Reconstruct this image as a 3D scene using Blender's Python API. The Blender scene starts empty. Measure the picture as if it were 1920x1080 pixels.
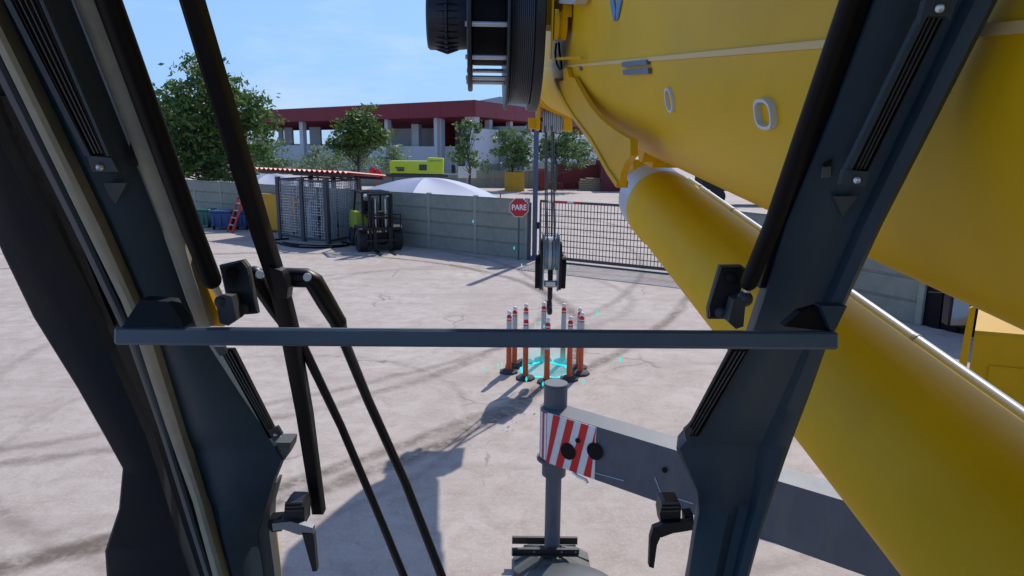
import bpy, bmesh, math, random
import numpy as np
from mathutils import Vector, Matrix
random.seed(7); rng = np.random.default_rng(11)
SC = bpy.context.scene
COL = SC.collection

# ------------------------------------------------------------------ camera
FPX = 1265.0
CAM = np.array([0.0, 0.0, 3.6])
pit = math.atan(260/FPX)
Fw = np.array([0, math.cos(pit), -math.sin(pit)])
h0 = np.array([1.0, 0, 0]); u0 = np.cross(h0, Fw)
Rt = h0 + .01*u0; Rt /= np.linalg.norm(Rt); Up = np.cross(Rt, Fw)
cam = bpy.data.cameras.new('camera'); camo = bpy.data.objects.new('camera', cam); COL.objects.link(camo)
cam.sensor_width = 36; cam.lens = FPX/1920*36; cam.clip_start = .05; cam.clip_end = 3000
M4 = Matrix(((Rt[0], Up[0], -Fw[0], CAM[0]), (Rt[1], Up[1], -Fw[1], CAM[1]), (Rt[2], Up[2], -Fw[2], CAM[2]), (0, 0, 0, 1)))
camo.matrix_world = M4
SC.camera = camo

# ------------------------------------------------------------------ light
V_SH = np.array([-.38, -.90])                     # shadow offset on the ground per metre of height
sun_dir = np.array([.38, .90, 1.0]); sun_dir /= np.linalg.norm(sun_dir)
elev = math.asin(sun_dir[2]); azim = math.atan2(sun_dir[0], sun_dir[1])
w = bpy.data.worlds.new('World'); SC.world = w; w.use_nodes = True
nt = w.node_tree; nt.nodes.clear()
sky = nt.nodes.new('ShaderNodeTexSky'); sky.sky_type = 'NISHITA'; sky.sun_disc = False
sky.sun_elevation = elev; sky.sun_rotation = azim; sky.altitude = 0; sky.air_density = 1.0; sky.dust_density = 0.6; sky.ozone_density = 3.0
bgn = nt.nodes.new('ShaderNodeBackground'); bgn.inputs['Strength'].default_value = .135
outw = nt.nodes.new('ShaderNodeOutputWorld')
tc = nt.nodes.new('ShaderNodeTexCoord'); mp = nt.nodes.new('ShaderNodeMapping'); mp.inputs['Scale'].default_value = (1.2, 1.2, 5)
nz = nt.nodes.new('ShaderNodeTexNoise'); nz.inputs['Scale'].default_value = 2.2; nz.inputs['Detail'].default_value = 7; nz.inputs['Roughness'].default_value = .6
rp = nt.nodes.new('ShaderNodeValToRGB'); rp.color_ramp.elements[0].position = .5; rp.color_ramp.elements[0].color = (0, 0, 0, 1)
rp.color_ramp.elements[1].position = .8; rp.color_ramp.elements[1].color = (.6, .6, .6, 1)
mx = nt.nodes.new('ShaderNodeMixRGB'); mx.inputs['Color2'].default_value = (5.5, 6.2, 7.2, 1)
L = nt.links.new
L(tc.outputs['Generated'], mp.inputs['Vector']); L(mp.outputs[0], nz.inputs['Vector']); L(nz.outputs['Fac'], rp.inputs[0])
tint = nt.nodes.new('ShaderNodeMixRGB'); tint.blend_type = 'MULTIPLY'; tint.inputs['Fac'].default_value = 1; tint.inputs['Color2'].default_value = (.86, .95, 1.17, 1)
L(sky.outputs[0], tint.inputs['Color1'])
ss = nt.nodes.new('ShaderNodeSeparateXYZ'); L(tc.outputs['Generated'], ss.inputs[0])
el = nt.nodes.new('ShaderNodeMapRange'); el.inputs[1].default_value = .02; el.inputs[2].default_value = .55; el.inputs[3].default_value = .82; el.inputs[4].default_value = 0; el.interpolation_type = 'SMOOTHSTEP'
bl = nt.nodes.new('ShaderNodeMixRGB'); bl.inputs['Color2'].default_value = (2.15, 4.0, 6.8, 1); L(ss.outputs[2], el.inputs[0]); L(el.outputs[0], bl.inputs['Fac']); L(tint.outputs[0], bl.inputs['Color1'])
L(rp.outputs[0], mx.inputs['Fac']); L(bl.outputs[0], mx.inputs['Color1']); L(mx.outputs[0], bgn.inputs['Color']); L(bgn.outputs[0], outw.inputs[0])
sl = bpy.data.lights.new('sun', 'SUN'); sl.energy = 3.9; sl.angle = math.radians(.5); sl.color = (1, .93, .84)
so = bpy.data.objects.new('sun', sl); COL.objects.link(so); so.location = (20, 40, 60)
so.rotation_euler = Vector(sun_dir).to_track_quat('Z', 'Y').to_euler()
SC.view_settings.view_transform = 'Standard'; SC.view_settings.look = 'None'; SC.view_settings.gamma = 1
SC.view_settings.use_curve_mapping = False; SC.view_settings.exposure = 0.05
SC.render.engine = 'CYCLES'

# ------------------------------------------------------------------ survey helpers
def ray(x, y): return Fw + Rt*((x-960)/FPX) - Up*((y-540)/FPX)
def P(x, y, dep): return CAM + ray(x, y)*dep
def G(x, y, z=0.0):
    d = ray(x, y); return CAM + d*((z-CAM[2])/d[2])

# ------------------------------------------------------------------ materials
MAT = {}
def mat(name, col, rough=.6, metal=0, noise=0, nscale=8, bump=0, bscale=60, spec=None, emit=None, estr=0, streak=None):
    if name in MAT: return MAT[name]
    m = bpy.data.materials.new(name); m.use_nodes = True; t = m.node_tree; b = t.nodes['Principled BSDF']
    c = tuple(col)+(1,)
    b.inputs['Base Color'].default_value = c; b.inputs['Roughness'].default_value = rough; b.inputs['Metallic'].default_value = metal
    if spec is not None: b.inputs['Specular IOR Level'].default_value = spec
    tcn = t.nodes.new('ShaderNodeTexCoord')
    if noise:
        mpn = t.nodes.new('ShaderNodeMapping'); mpn.inputs['Scale'].default_value = streak or (1, 1, 1)
        n1 = t.nodes.new('ShaderNodeTexNoise'); n1.inputs['Scale'].default_value = nscale; n1.inputs['Detail'].default_value = 8; n1.inputs['Roughness'].default_value = .65
        mr = t.nodes.new('ShaderNodeMapRange'); mr.inputs['From Min'].default_value = .3; mr.inputs['From Max'].default_value = .7
        mr.inputs['To Min'].default_value = 1-noise; mr.inputs['To Max'].default_value = 1+noise
        mm = t.nodes.new('ShaderNodeVectorMath'); mm.operation = 'SCALE'; mm.inputs[0].default_value = col
        t.links.new(tcn.outputs['Object'], mpn.inputs[0]); t.links.new(mpn.outputs[0], n1.inputs['Vector']); t.links.new(n1.outputs['Fac'], mr.inputs[0])
        t.links.new(mr.outputs[0], mm.inputs['Scale']); t.links.new(mm.outputs[0], b.inputs['Base Color'])
        mr2 = t.nodes.new('ShaderNodeMapRange'); mr2.inputs['To Min'].default_value = max(.05, rough-.12); mr2.inputs['To Max'].default_value = min(1, rough+.12)
        t.links.new(n1.outputs['Fac'], mr2.inputs[0]); t.links.new(mr2.outputs[0], b.inputs['Roughness'])
    if bump:
        n2 = t.nodes.new('ShaderNodeTexNoise'); n2.inputs['Scale'].default_value = bscale; n2.inputs['Detail'].default_value = 4
        bp = t.nodes.new('ShaderNodeBump'); bp.inputs['Strength'].default_value = bump; bp.inputs['Distance'].default_value = .01
        t.links.new(tcn.outputs['Object'], n2.inputs['Vector']); t.links.new(n2.outputs['Fac'], bp.inputs['Height']); t.links.new(bp.outputs[0], b.inputs['Normal'])
    if emit: b.inputs['Emission Color'].default_value = tuple(emit)+(1,); b.inputs['Emission Strength'].default_value = estr
    MAT[name] = m; return m

yellow = mat('crane_yellow', (.70, .43, .0), .5, spec=.28, noise=.07, nscale=1.5, bump=.03, bscale=40)
yellow2 = mat('crane_yellow_plate', (.68, .375, .0), .5, spec=.28, noise=.06, nscale=3)
yelbright = mat('carrier_yellow', (.60, .33, .0), .45, spec=.25, noise=.04)
teal = mat('cab_trim_teal', (.016, .042, .066), .55, noise=.12, nscale=14, bump=.12, bscale=900)
tealdark = mat('cab_trim_dark', (.004, .010, .018), .65, spec=.2, noise=.1, nscale=14, bump=.12, bscale=900)
beige = mat('cab_seal_beige', (.27, .26, .20), .75, noise=.12, nscale=30, bump=.15, bscale=500)
barm = mat('grab_bar_paint', (.060, .100, .150), .45, noise=.1, nscale=25, bump=.05, bscale=400)
black = mat('black_rubber', (.0022, .0026, .0045), .55, spec=.22, noise=.15, nscale=30)
blackm = mat('black_metal', (.005, .006, .009), .42, spec=.35, noise=.2, nscale=20)
rust = mat('dirty_brown_gap', (.016, .011, .007), .9, noise=.5, nscale=30, bump=.5, bscale=60)
steel = mat('bright_steel', (.55, .57, .6), .32, metal=.85, noise=.08, nscale=12)
chrome = mat('chrome_pipe', (.34, .39, .48), .38)
grey = mat('outrigger_grey', (.080, .095, .120), .5, noise=.14, nscale=5, bump=.05, bscale=60)
greyl = mat('light_grey_paint', (.42, .46, .5), .45, noise=.05)
darkg = mat('dark_grey_metal', (.035, .042, .05), .5, noise=.15, nscale=10)
reelm = mat('reel_black', (.009, .014, .024), .42, noise=.12, nscale=6)
ringw = mat('pale_ring', (.62, .68, .74), .4)
red = mat('warning_red', (.62, .012, .015), .45, noise=.08, nscale=20)
white = mat('warning_white', (.72, .74, .76), .45, noise=.05, nscale=20)
creasem = mat('boom_weld_tan', (.70, .52, .22), .5)
bluep = mat('blue_decal', (.12, .26, .5), .4)
slotm = mat('boom_slot_bluegrey', (.12, .15, .22), .4)
orange = mat('post_orange', (.56, .085, .02), .55, noise=.15, nscale=12)
postw = mat('post_reflective_grey', (.42, .46, .50), .4, noise=.08, nscale=20)
ballw = mat('post_ball_white', (.75, .75, .75), .45)
rubb = mat('post_base_rubber', (.045, .042, .045), .8, noise=.3, nscale=20)
conc = mat('fence_concrete', (.26, .275, .235), .85, noise=.16, nscale=2.2, bump=.25, bscale=18)
concp = mat('fence_post_concrete', (.31, .325, .285), .85, noise=.14, nscale=3, bump=.25, bscale=18)
gatem = mat('gate_steel', (.065, .060, .068), .55, noise=.2, nscale=6)
gpost = mat('gate_post_blue', (.06, .085, .15), .5, noise=.12, nscale=2)
roofr = mat('roof_dark_red', (.19, .009, .022), .6, noise=.12, nscale=.4)
soff = mat('soffit_dark_red', (.20, .010, .02), .7, noise=.1, nscale=.5)
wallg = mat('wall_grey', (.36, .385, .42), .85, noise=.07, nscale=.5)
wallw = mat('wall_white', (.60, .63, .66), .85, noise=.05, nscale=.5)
colm = mat('column_white', (.52, .55, .58), .8, noise=.05, nscale=1)
domem = mat('tarpaulin_white', (.28, .325, .45), .6, noise=.05, nscale=.6)
lime = mat('lime_paint', (.52, .62, .02), .45, noise=.06, nscale=3)
limek = mat('lime_forklift', (.27, .36, .03), .4, noise=.06, nscale=3)
maroon = mat('container_maroon', (.24, .035, .03), .65, noise=.15, nscale=1.2)
ladred = mat('ladder_red', (.52, .05, .025), .5, noise=.1)
bin_g = mat('bin_green', (.012, .12, .10), .5, noise=.1); bin_b = mat('bin_blue', (.012, .06, .2), .5, noise=.1)
redroof = mat('shed_red_sheet', (.50, .045, .028), .5, noise=.1, nscale=5)
postd = mat('shed_post', (.045, .05, .06), .6, noise=.15)
galv = mat('galvanised_wire', (.42, .45, .48), .5, metal=.2)
tyre = mat('tyre_rubber', (.018, .018, .02), .8, noise=.25, nscale=20, bump=.3, bscale=40)
wood = mat('crate_wood', (.32, .26, .16), .8, noise=.2, nscale=6)
ochre = mat('yellow_skip', (.58, .30, .01), .6, noise=.1, nscale=2)
glassm = mat('mirror_glass', (.22, .29, .36), .3, metal=.2)
glow = mat('cyan_glow', (.0, .1, .12), .5, emit=(.0, .80, .95), estr=1.15)
glow2 = mat('cyan_spark', (.0, .1, .1), .5, emit=(.0, .85, .72), estr=1.0)
bark = mat('bark', (.09, .075, .06), .9, noise=.3, nscale=6, bump=.5, bscale=20)

def weather(m, col, dirt, amt):
    t = m.node_tree; b = t.nodes['Principled BSDF']; N = t.nodes.new
    src = b.inputs['Base Color'].links[0].from_socket; tcn = N('ShaderNodeTexCoord')
    mp_ = N('ShaderNodeMapping'); mp_.inputs['Scale'].default_value = (7, .5, 1.2); t.links.new(tcn.outputs['Object'], mp_.inputs[0])
    n1 = N('ShaderNodeTexNoise'); n1.inputs['Scale'].default_value = 1.3; n1.inputs['Detail'].default_value = 10; n1.inputs['Roughness'].default_value = .7; t.links.new(mp_.outputs[0], n1.inputs['Vector'])
    n2 = N('ShaderNodeTexNoise'); n2.inputs['Scale'].default_value = 55; n2.inputs['Detail'].default_value = 5; n2.inputs['Roughness'].default_value = .8; t.links.new(tcn.outputs['Object'], n2.inputs['Vector'])
    r1 = N('ShaderNodeMapRange'); r1.inputs[1].default_value = .5; r1.inputs[2].default_value = .8; r1.inputs[3].default_value = 0; r1.inputs[4].default_value = amt; t.links.new(n1.outputs['Fac'], r1.inputs[0])
    r2 = N('ShaderNodeMapRange'); r2.inputs[1].default_value = .66; r2.inputs[2].default_value = .74; r2.inputs[3].default_value = 0; r2.inputs[4].default_value = amt*1.2; t.links.new(n2.outputs['Fac'], r2.inputs[0])
    ad = N('ShaderNodeMath'); ad.operation = 'ADD'; ad.use_clamp = True; t.links.new(r1.outputs[0], ad.inputs[0]); t.links.new(r2.outputs[0], ad.inputs[1])
    mx_ = N('ShaderNodeMixRGB'); mx_.inputs[2].default_value = dirt+(1,); t.links.new(ad.outputs[0], mx_.inputs[0]); t.links.new(src, mx_.inputs[1]); t.links.new(mx_.outputs[0], b.inputs['Base Color'])
weather(yellow, None, (.28, .17, .01), .32); weather(yellow2, None, (.22, .13, .02), .4)
weather(grey, None, (.16, .15, .14), .6); weather(teal, None, (.05, .06, .065), .35); weather(conc, None, (.16, .165, .14), .35); weather(white, None, (.35, .33, .30), .4); weather(red, None, (.30, .04, .03), .4); weather(barm, None, (.10, .11, .12), .4)

# ------------------------------------------------------------------ mesh helpers
class MB:
    def __init__(s): s.v = []; s.f = []; s.sm = []
    def add(s, vs, fs, smooth=False):
        o = len(s.v); s.v += [tuple(float(c) for c in v) for v in vs]; s.f += [tuple(i+o for i in f) for f in fs]; s.sm += [smooth]*len(fs)
    def box(s, c, d, X=(1, 0, 0), Y=(0, 1, 0), Z=(0, 0, 1), bev=0):
        c = np.array(c, float); X = np.array(X, float); Y = np.array(Y, float); Z = np.array(Z, float); d = np.array(d, float)/2
        if not bev:
            vs = [c+X*d[0]*i+Y*d[1]*j+Z*d[2]*k for k in (-1, 1) for j in (-1, 1) for i in (-1, 1)]
            s.add(vs, [(0, 2, 3, 1), (4, 5, 7, 6), (0, 1, 5, 4), (2, 6, 7, 3), (0, 4, 6, 2), (1, 3, 7, 5)]); return
        vs = []; idx = {}
        for a in range(3):
            for k in (-1, 1):
                for j in (-1, 1):
                    for i in (-1, 1):
                        e = [d[0]-bev, d[1]-bev, d[2]-bev]; e[a] = d[a]
                        idx[(a, i, j, k)] = len(vs); vs.append(c+X*e[0]*i+Y*e[1]*j+Z*e[2]*k)
        fs = []
        for a in range(3):
            b_, c_ = [q for q in range(3) if q != a]
            for sg in (-1, 1):
                q = []
                for (p1, p2) in ((-1, -1), (1, -1), (1, 1), (-1, 1)):
                    t = [0, 0, 0]; t[a] = sg; t[b_] = p1; t[c_] = p2; q.append(idx[(a, *t)])
                fs.append(tuple(q))
        for a in range(3):                       # edges along axis a
            b_, c_ = [q for q in range(3) if q != a]
            for p1 in (-1, 1):
                for p2 in (-1, 1):
                    t1 = [0, 0, 0]; t2 = [0, 0, 0]; t1[a] = -1; t2[a] = 1
                    for t in (t1, t2): t[b_] = p1; t[c_] = p2
                    fs.append((idx[(b_, *t1)], idx[(b_, *t2)], idx[(c_, *t2)], idx[(c_, *t1)]))
        for k in (-1, 1):
            for j in (-1, 1):
                for i in (-1, 1): fs.append((idx[(0, i, j, k)], idx[(1, i, j, k)], idx[(2, i, j, k)]))
        s.add(vs, fs)
    def span(s, a, b, wd, hg, up=(0, 0, 1), bev=0):
        a = np.array(a, float); b = np.array(b, float); X = b-a; l = np.linalg.norm(X); X /= l
        Y = np.cross(np.array(up, float), X); Y /= np.linalg.norm(Y); Z = np.cross(X, Y)
        s.box((a+b)/2, (l, wd, hg), X, Y, Z, bev)
    def tube(s, pts, r, n=12, cap=True, smooth=True):
        pts = [np.array(p, float) for p in pts]; rs = r if isinstance(r, (list, tuple)) else [r]*len(pts)
        T = []
        for i in range(len(pts)):
            t = pts[min(i+1, len(pts)-1)]-pts[max(i-1, 0)]; nn = np.linalg.norm(t)
            T.append(t/nn if nn > 1e-9 else T[-1])
        a = np.array([0, 0, 1.]) if abs(T[0][2]) < .9 else np.array([1., 0, 0])
        N = np.cross(T[0], a); N /= np.linalg.norm(N); vs = []
        for i, p in enumerate(pts):
            N = N-T[i]*(N@T[i]); N /= np.linalg.norm(N); B = np.cross(T[i], N)
            for k in range(n):
                an = 2*math.pi*k/n; vs.append(p+(N*math.cos(an)+B*math.sin(an))*rs[i])
        fs = [(i*n+k, i*n+(k+1) % n, (i+1)*n+(k+1) % n, (i+1)*n+k) for i in range(len(pts)-1) for k in range(n)]
        s.add(vs, fs, smooth)
        if cap:
            m = len(pts)-1
            s.add(vs[:n], [tuple(range(n))[::-1]]); s.add(vs[m*n:], [tuple(range(n))])
    def cyl(s, a, b, r, n=24, r2=None): s.tube([a, b], [r, r if r2 is None else r2], n)
    def lathe(s, a, ax, prof, n=32, smooth=True):
        """prof: list of (distance along axis, radius)"""
        a = np.array(a, float); ax = np.array(ax, float); ax /= np.linalg.norm(ax)
        q = np.array([0, 0, 1.]) if abs(ax[2]) < .9 else np.array([1., 0, 0]); N = np.cross(ax, q); N /= np.linalg.norm(N); B = np.cross(ax, N)
        vs = [a+ax*t+(N*math.cos(2*math.pi*k/n)+B*math.sin(2*math.pi*k/n))*r for t, r in prof for k in range(n)]
        fs = [(i*n+k, i*n+(k+1) % n, (i+1)*n+(k+1) % n, (i+1)*n+k) for i in range(len(prof)-1) for k in range(n)]
        s.add(vs, fs, smooth)
    def prism(s, poly, off):
        poly = [np.array(p, float) for p in poly]; off = np.array(off, float); n = len(poly)
        vs = poly+[p+off for p in poly]
        s.add(vs, [tuple(range(n)), tuple(range(2*n-1, n-1, -1))]+[(i, i+n, (i+1) % n+n, (i+1) % n) for i in range(n)])
    def ball(s, c, r, n=14, m=8, sq=(1, 1, 1)):
        c = np.array(c, float); vs = []
        for i in range(m+1):
            th = math.pi*i/m
            for k in range(n):
                ph = 2*math.pi*k/n; vs.append(c+np.array([math.sin(th)*math.cos(ph)*sq[0], math.sin(th)*math.sin(ph)*sq[1], math.cos(th)*sq[2]])*r)
        s.add(vs, [(i*n+k, (i+1)*n+k, (i+1)*n+(k+1) % n, i*n+(k+1) % n) for i in range(m) for k in range(n)], True)
    def mesh(s, name, mats):
        me = bpy.data.meshes.new(name); me.from_pydata(s.v, [], s.f)
        me.polygons.foreach_set('use_smooth', s.sm)
        bm = bmesh.new(); bm.from_mesh(me); bmesh.ops.remove_doubles(bm, verts=bm.verts, dist=1e-5)
        bmesh.ops.recalc_face_normals(bm, faces=bm.faces); bm.to_mesh(me); bm.free()
        for m in (mats if isinstance(mats, (list, tuple)) else [mats]): me.materials.append(m)
        return me
    def build(s, name, m, parent=None, sharp=True, label=None):
        me = s.mesh(name, m); o = bpy.data.objects.new(name, me); COL.objects.link(o)
        if any(s.sm): me.set_sharp_from_angle(angle=math.radians(38))
        if parent is not None: o.parent = parent; o.matrix_parent_inverse = PINV(parent)
        if label: o['label'] = label
        return o
def PINV(p):
    # parents are never rotated or scaled when parts are added: only their location counts
    return Matrix.Translation(-p.location) if p.type == 'EMPTY' else Matrix.Identity(4)
def empty(name, loc, label, cat, group=None):
    o = bpy.data.objects.new(name, None); COL.objects.link(o); o.location = Vector([float(c) for c in loc]); o.empty_display_size = .1
    return tag(o, label, cat, group)
def tag(o, label=None, cat=None, group=None, kind=None):
    if label: o['label'] = label
    if cat: o['category'] = cat
    if group: o['group'] = group
    if kind: o['kind'] = kind
    return o
def kids(o): return [c for c in ALLOBJ() if c.parent == o]
def ALLOBJ(): return list(COL.objects)
def copy_tree(o, parent=None):
    c = o.copy(); COL.objects.link(c)
    if parent is not None: c.parent = parent
    for ch in kids(o):
        if ch is not c: copy_tree(ch, c)
    return c

# ------------------------------------------------------------------ ground
def ground_material():
    m = bpy.data.materials.new('yard_concrete'); m.use_nodes = True; t = m.node_tree; b = t.nodes['Principled BSDF']; b.inputs['Roughness'].default_value = .9
    N = t.nodes.new; K = t.links.new
    geo = N('ShaderNodeNewGeometry'); sep = N('ShaderNodeSeparateXYZ'); K(geo.outputs['Position'], sep.inputs[0])
    def noise(sc, det=8, ro=.6, src=None, dist=0):
        n = N('ShaderNodeTexNoise'); n.inputs['Scale'].default_value = sc; n.inputs['Detail'].default_value = det; n.inputs['Roughness'].default_value = ro; n.inputs['Distortion'].default_value = dist
        K(src or geo.outputs['Position'], n.inputs['Vector']); return n.outputs['Fac']
    def mrange(v, a, b_, c, d):
        r = N('ShaderNodeMapRange'); r.inputs[1].default_value = a; r.inputs[2].default_value = b_; r.inputs[3].default_value = c; r.inputs[4].default_value = d; K(v, r.inputs[0]); return r.outputs[0]
    def mth(op, a, b_=None):
        n = N('ShaderNodeMath'); n.operation = op
        for i, q in enumerate((a, b_)):
            if q is None: continue
            if isinstance(q, (int, float)): n.inputs[i].default_value = q
            else: K(q, n.inputs[i])
        return n.outputs[0]
    def mix(f, c1, c2):
        n = N('ShaderNodeMixRGB')
        if isinstance(f, (int, float)): n.inputs[0].default_value = f
        else: K(f, n.inputs[0])
        for i, c in ((1, c1), (2, c2)):
            if isinstance(c, tuple): n.inputs[i].default_value = c+(1,)
            else: K(c, n.inputs[i])
        return n.outputs[0]
    big = noise(.35, 9, .62, dist=.4); mid = noise(2.6, 10, .7, dist=.6); fine = noise(26, 6, .75); grit = noise(120, 3, .6)
    c = mix(mrange(big, .32, .68, 0, 1), (.410, .350, .305), (.530, .475, .430))
    c = mix(mrange(mid, .42, .64, 0, .7), c, (.335, .275, .235))
    c = mix(mrange(fine, .5, .72, 0, .6), c, (.63, .56, .51))
    c = mix(mrange(grit, .54, .68, 0, .6), c, (.26, .23, .21))
    c = mix(mrange(noise(60, 5, .8), .58, .70, 0, .6), c, (.68, .62, .57))
    c = mix(mrange(noise(.95, 10, .72, dist=1.2), .60, .70, 0, .55), c, (.27, .225, .19))
    # worn streaks running with the traffic
    mpn = N('ShaderNodeMapping'); mpn.inputs['Rotation'].default_value = (0, 0, math.radians(-32)); mpn.inputs['Scale'].default_value = (.12, 1.3, 1)
    K(geo.outputs['Position'], mpn.inputs[0]); st = noise(1.1, 9, .7, mpn.outputs[0], .5)
    c = mix(mrange(st, .52, .70, 0, .65), c, (.33, .275, .245))
    # tyre tracks: arcs through three ground points
    wob = mth('MULTIPLY', mth('SUBTRACT', noise(.8, 4), .5), .35)
    brk = mrange(noise(5.5, 9, .75), .34, .54, .15, 1); brk2 = mrange(noise(.9, 5, .6), .3, .55, .5, 1)
    def arc(p1, p2, p3, wd, amt):
        nonlocal c
        A = G(*p1)[:2]; B = G(*p2)[:2]; C_ = G(*p3)[:2]
        D = 2*(A[0]*(B[1]-C_[1])+B[0]*(C_[1]-A[1])+C_[0]*(A[1]-B[1]))
        ux = ((A@A)*(B[1]-C_[1])+(B@B)*(C_[1]-A[1])+(C_@C_)*(A[1]-B[1]))/D
        uy = ((A@A)*(C_[0]-B[0])+(B@B)*(A[0]-C_[0])+(C_@C_)*(B[0]-A[0]))/D
        Rr = math.hypot(A[0]-ux, A[1]-uy)
        dx = mth('SUBTRACT', sep.outputs[0], float(ux)); dy = mth('SUBTRACT', sep.outputs[1], float(uy))
        d = mth('ABSOLUTE', mth('ADD', mth('SUBTRACT', mth('SQRT', mth('ADD', mth('MULTIPLY', dx, dx), mth('MULTIPLY', dy, dy))), Rr), wob))
        f = mth('MULTIPLY', mth('MULTIPLY', mrange(d, wd*.25, wd, amt, 0), brk), brk2)
        c = mix(f, c, (.135, .105, .082))
    arc((520, 940), (800, 845), (1010, 735), .20, .95); arc((1010, 735), (1180, 650), (1290, 560), .17, .85)
    arc((540, 780), (780, 715), (930, 655), .16, .6); arc((930, 655), (1110, 588), (1180, 545), .14, .5)
    arc((0, 700), (150, 620), (420, 545), .14, .35); arc((0, 840), (120, 760), (300, 700), .10, .3); arc((600, 530), (820, 500), (1000, 505), .2, .35)
    # fine cracks
    vo = N('ShaderNodeTexVoronoi'); vo.feature = 'DISTANCE_TO_EDGE'; vo.inputs['Scale'].default_value = .32
    ad = N('ShaderNodeMixRGB'); ad.blend_type = 'ADD'; ad.inputs[0].default_value = .6; K(geo.outputs['Position'], ad.inputs[1])
    nn = N('ShaderNodeTexNoise'); nn.inputs['Scale'].default_value = 1.6; nn.inputs['Detail'].default_value = 6; K(geo.outputs['Position'], nn.inputs['Vector']); K(nn.outputs['Color'], ad.inputs[2]); K(ad.outputs[0], vo.inputs['Vector'])
    crk = mth('MULTIPLY', mrange(vo.outputs['Distance'], .0015, .008, .55, 0), mrange(noise(.5, 3), .52, .6, 0, 1))
    c = mix(crk, c, (.13, .105, .09))
    K(c, b.inputs['Base Color'])
    hgt = mth('ADD', mth('MULTIPLY', fine, .6), mth('MULTIPLY', grit, .5)); bp = N('ShaderNodeBump'); bp.inputs['Strength'].default_value = .45; bp.inputs['Distance'].default_value = .012
    K(hgt, bp.inputs['Height']); K(bp.outputs[0], b.inputs['Normal'])
    return m
gm = MB(); gm.add([(-900, -60, 0), (900, -60, 0), (900, 1500, 0), (-900, 1500, 0)], [(0, 1, 2, 3)])
tag(gm.build('ground', ground_material()), 'pale pinkish grey dusty concrete yard with tyre tracks', kind='structure')

# ------------------------------------------------------------------ perimeter fence, gate
def fence(p0, p1, height, bay, label, rows=4, npost_last=True):
    p0 = np.array(p0[:2]); p1 = np.array(p1[:2]); Lg = np.linalg.norm(p1-p0); X = np.array([*(p1-p0)/Lg, 0]); Yv = np.array([-X[1], X[0], 0])
    nb = max(1, round(Lg/bay)); bw = Lg/nb
    root = empty('concrete_fence', (*p0, 0), label, 'fence')
    rh = height/rows
    sm = MB(); sm.box((0, 0, rh/2-.012), (bw-.10, .03, rh-.001), X, Yv); sm.box(-Yv*.034+np.array([0, 0, rh/2-.034]), (bw-.14, .05, rh-.055), X, Yv, bev=.008); me = sm.mesh('slab', conc)
    pm = MB(); pm.box((0, 0, (height+.04)/2), (.14, .15, height+.04), X, Yv, bev=.015)
    pme = pm.mesh('post', concp)
    for i in range(nb+1):
        q = p0+X[:2]*bw*i; o = bpy.data.objects.new('post', pme); COL.objects.link(o); o.parent = root; o.location = (q[0]-p0[0], q[1]-p0[1], 0)
        if i < nb:
            q = q+X[:2]*bw/2
            for k in range(rows):
                o = bpy.data.objects.new('slab', me); COL.objects.link(o); o.parent = root
                dd = .012*random.uniform(-1, 1)
                o.location = (q[0]-p0[0]+Yv[0]*dd, q[1]-p0[1]+Yv[1]*dd, k*rh+.012)
    return root
fA = G(757, 459); fB = G(992, 486); dirf = (fB-fA)[:2]; dirf /= np.linalg.norm(dirf)
fence(fA[:2]-dirf*24.2, fB[:2]-dirf*.1, 1.99, 2.2, 'long grey precast concrete slab fence running left from the gate post, behind the forklift')
gA = G(1003, 487.5); gB = G(1340, 523)
gp = MB(); gp.box((gA[0]-.02, gA[1]+.1, 2.5), (.16, .16, 5.0), bev=.015); gp.box((gA[0]-.02, gA[1]+.1, .06), (.34, .34, .12), bev=.02)
gpo = empty('gate_post', (gA[0]-.02, gA[1]+.1, 0), 'tall blue grey steel post between the stop sign and the mesh gate', 'post')
gp.build('post_column', gpost, gpo)
gq = MB(); gq.box((gA[0]-.20, gA[1]+.08, .95), (.12, .12, 1.9), bev=.01); gq.build('hinge_post', gatem, gpo)
gq = MB(); gq.box((gA[0]+.09, gA[1]+.02, 1.15), (.10, .1, .22), bev=.01); gq.build('latch_box', blackm, gpo)
def gate():
    d = (gB-gA)[:2]; Lg = np.linalg.norm(d); X = np.array([*d/Lg, 0]); Yv = np.array([-X[1], X[0], 0]); h = 1.96
    root = empty('mesh_gate', gA, 'wide dark steel mesh sliding gate with a red and white strip on its top rail', 'gate')
    at = lambda s, z, o=0: gA+X*s+Yv*o+np.array([0, 0, z])
    for nm, z, t in (('top_rail', h, .08), ('bottom_rail', .14, .10)):
        m = MB(); m.span(at(0.16, z), at(Lg, z), .06, t, bev=.008); m.build(nm, gatem, root)
    for s in (.18, Lg-.03): m = MB(); m.span(at(s, .19), at(s, h-.04), .05, .05, up=X); m.build('end_stile', gatem, root)
    vb = MB(); vb.box((0, 0, 0), (.018, .018, h-.23), X, Yv); vme = vb.mesh('bar', gatem); n = int((Lg-.3)/.112)
    for i in range(n):
        s = .18+(Lg-.21)*(i+1)/(n+1); q = X*s+np.array([0, 0, (h+.15)/2]); o = bpy.data.objects.new('bar', vme); COL.objects.link(o); o.parent = root; o.location = q
    for k in range(8):
        m = MB(); m.span(at(.2, .34+k*.195, -.018), at(Lg-.05, .34+k*.195, -.018), .012, .026); m.build('cross_wire', gatem, root)
    for k, mt in enumerate((white, red, red, white, red)):
        m = MB(); s = .42+k*.24; m.span(at(s+.02, h+.01, -.036), at(s+.24, h+.01, -.036), .008, .055); m.build('reflective_strip', mt, root)
    m = MB(); m.span(at(-.1, .02), at(Lg+.5, .02), .12, .03); m.build('track_rail', darkg, root)
gate()
wL = gB[:2]+np.array([.15, -.12]); wR = G(1722, 608)
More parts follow.
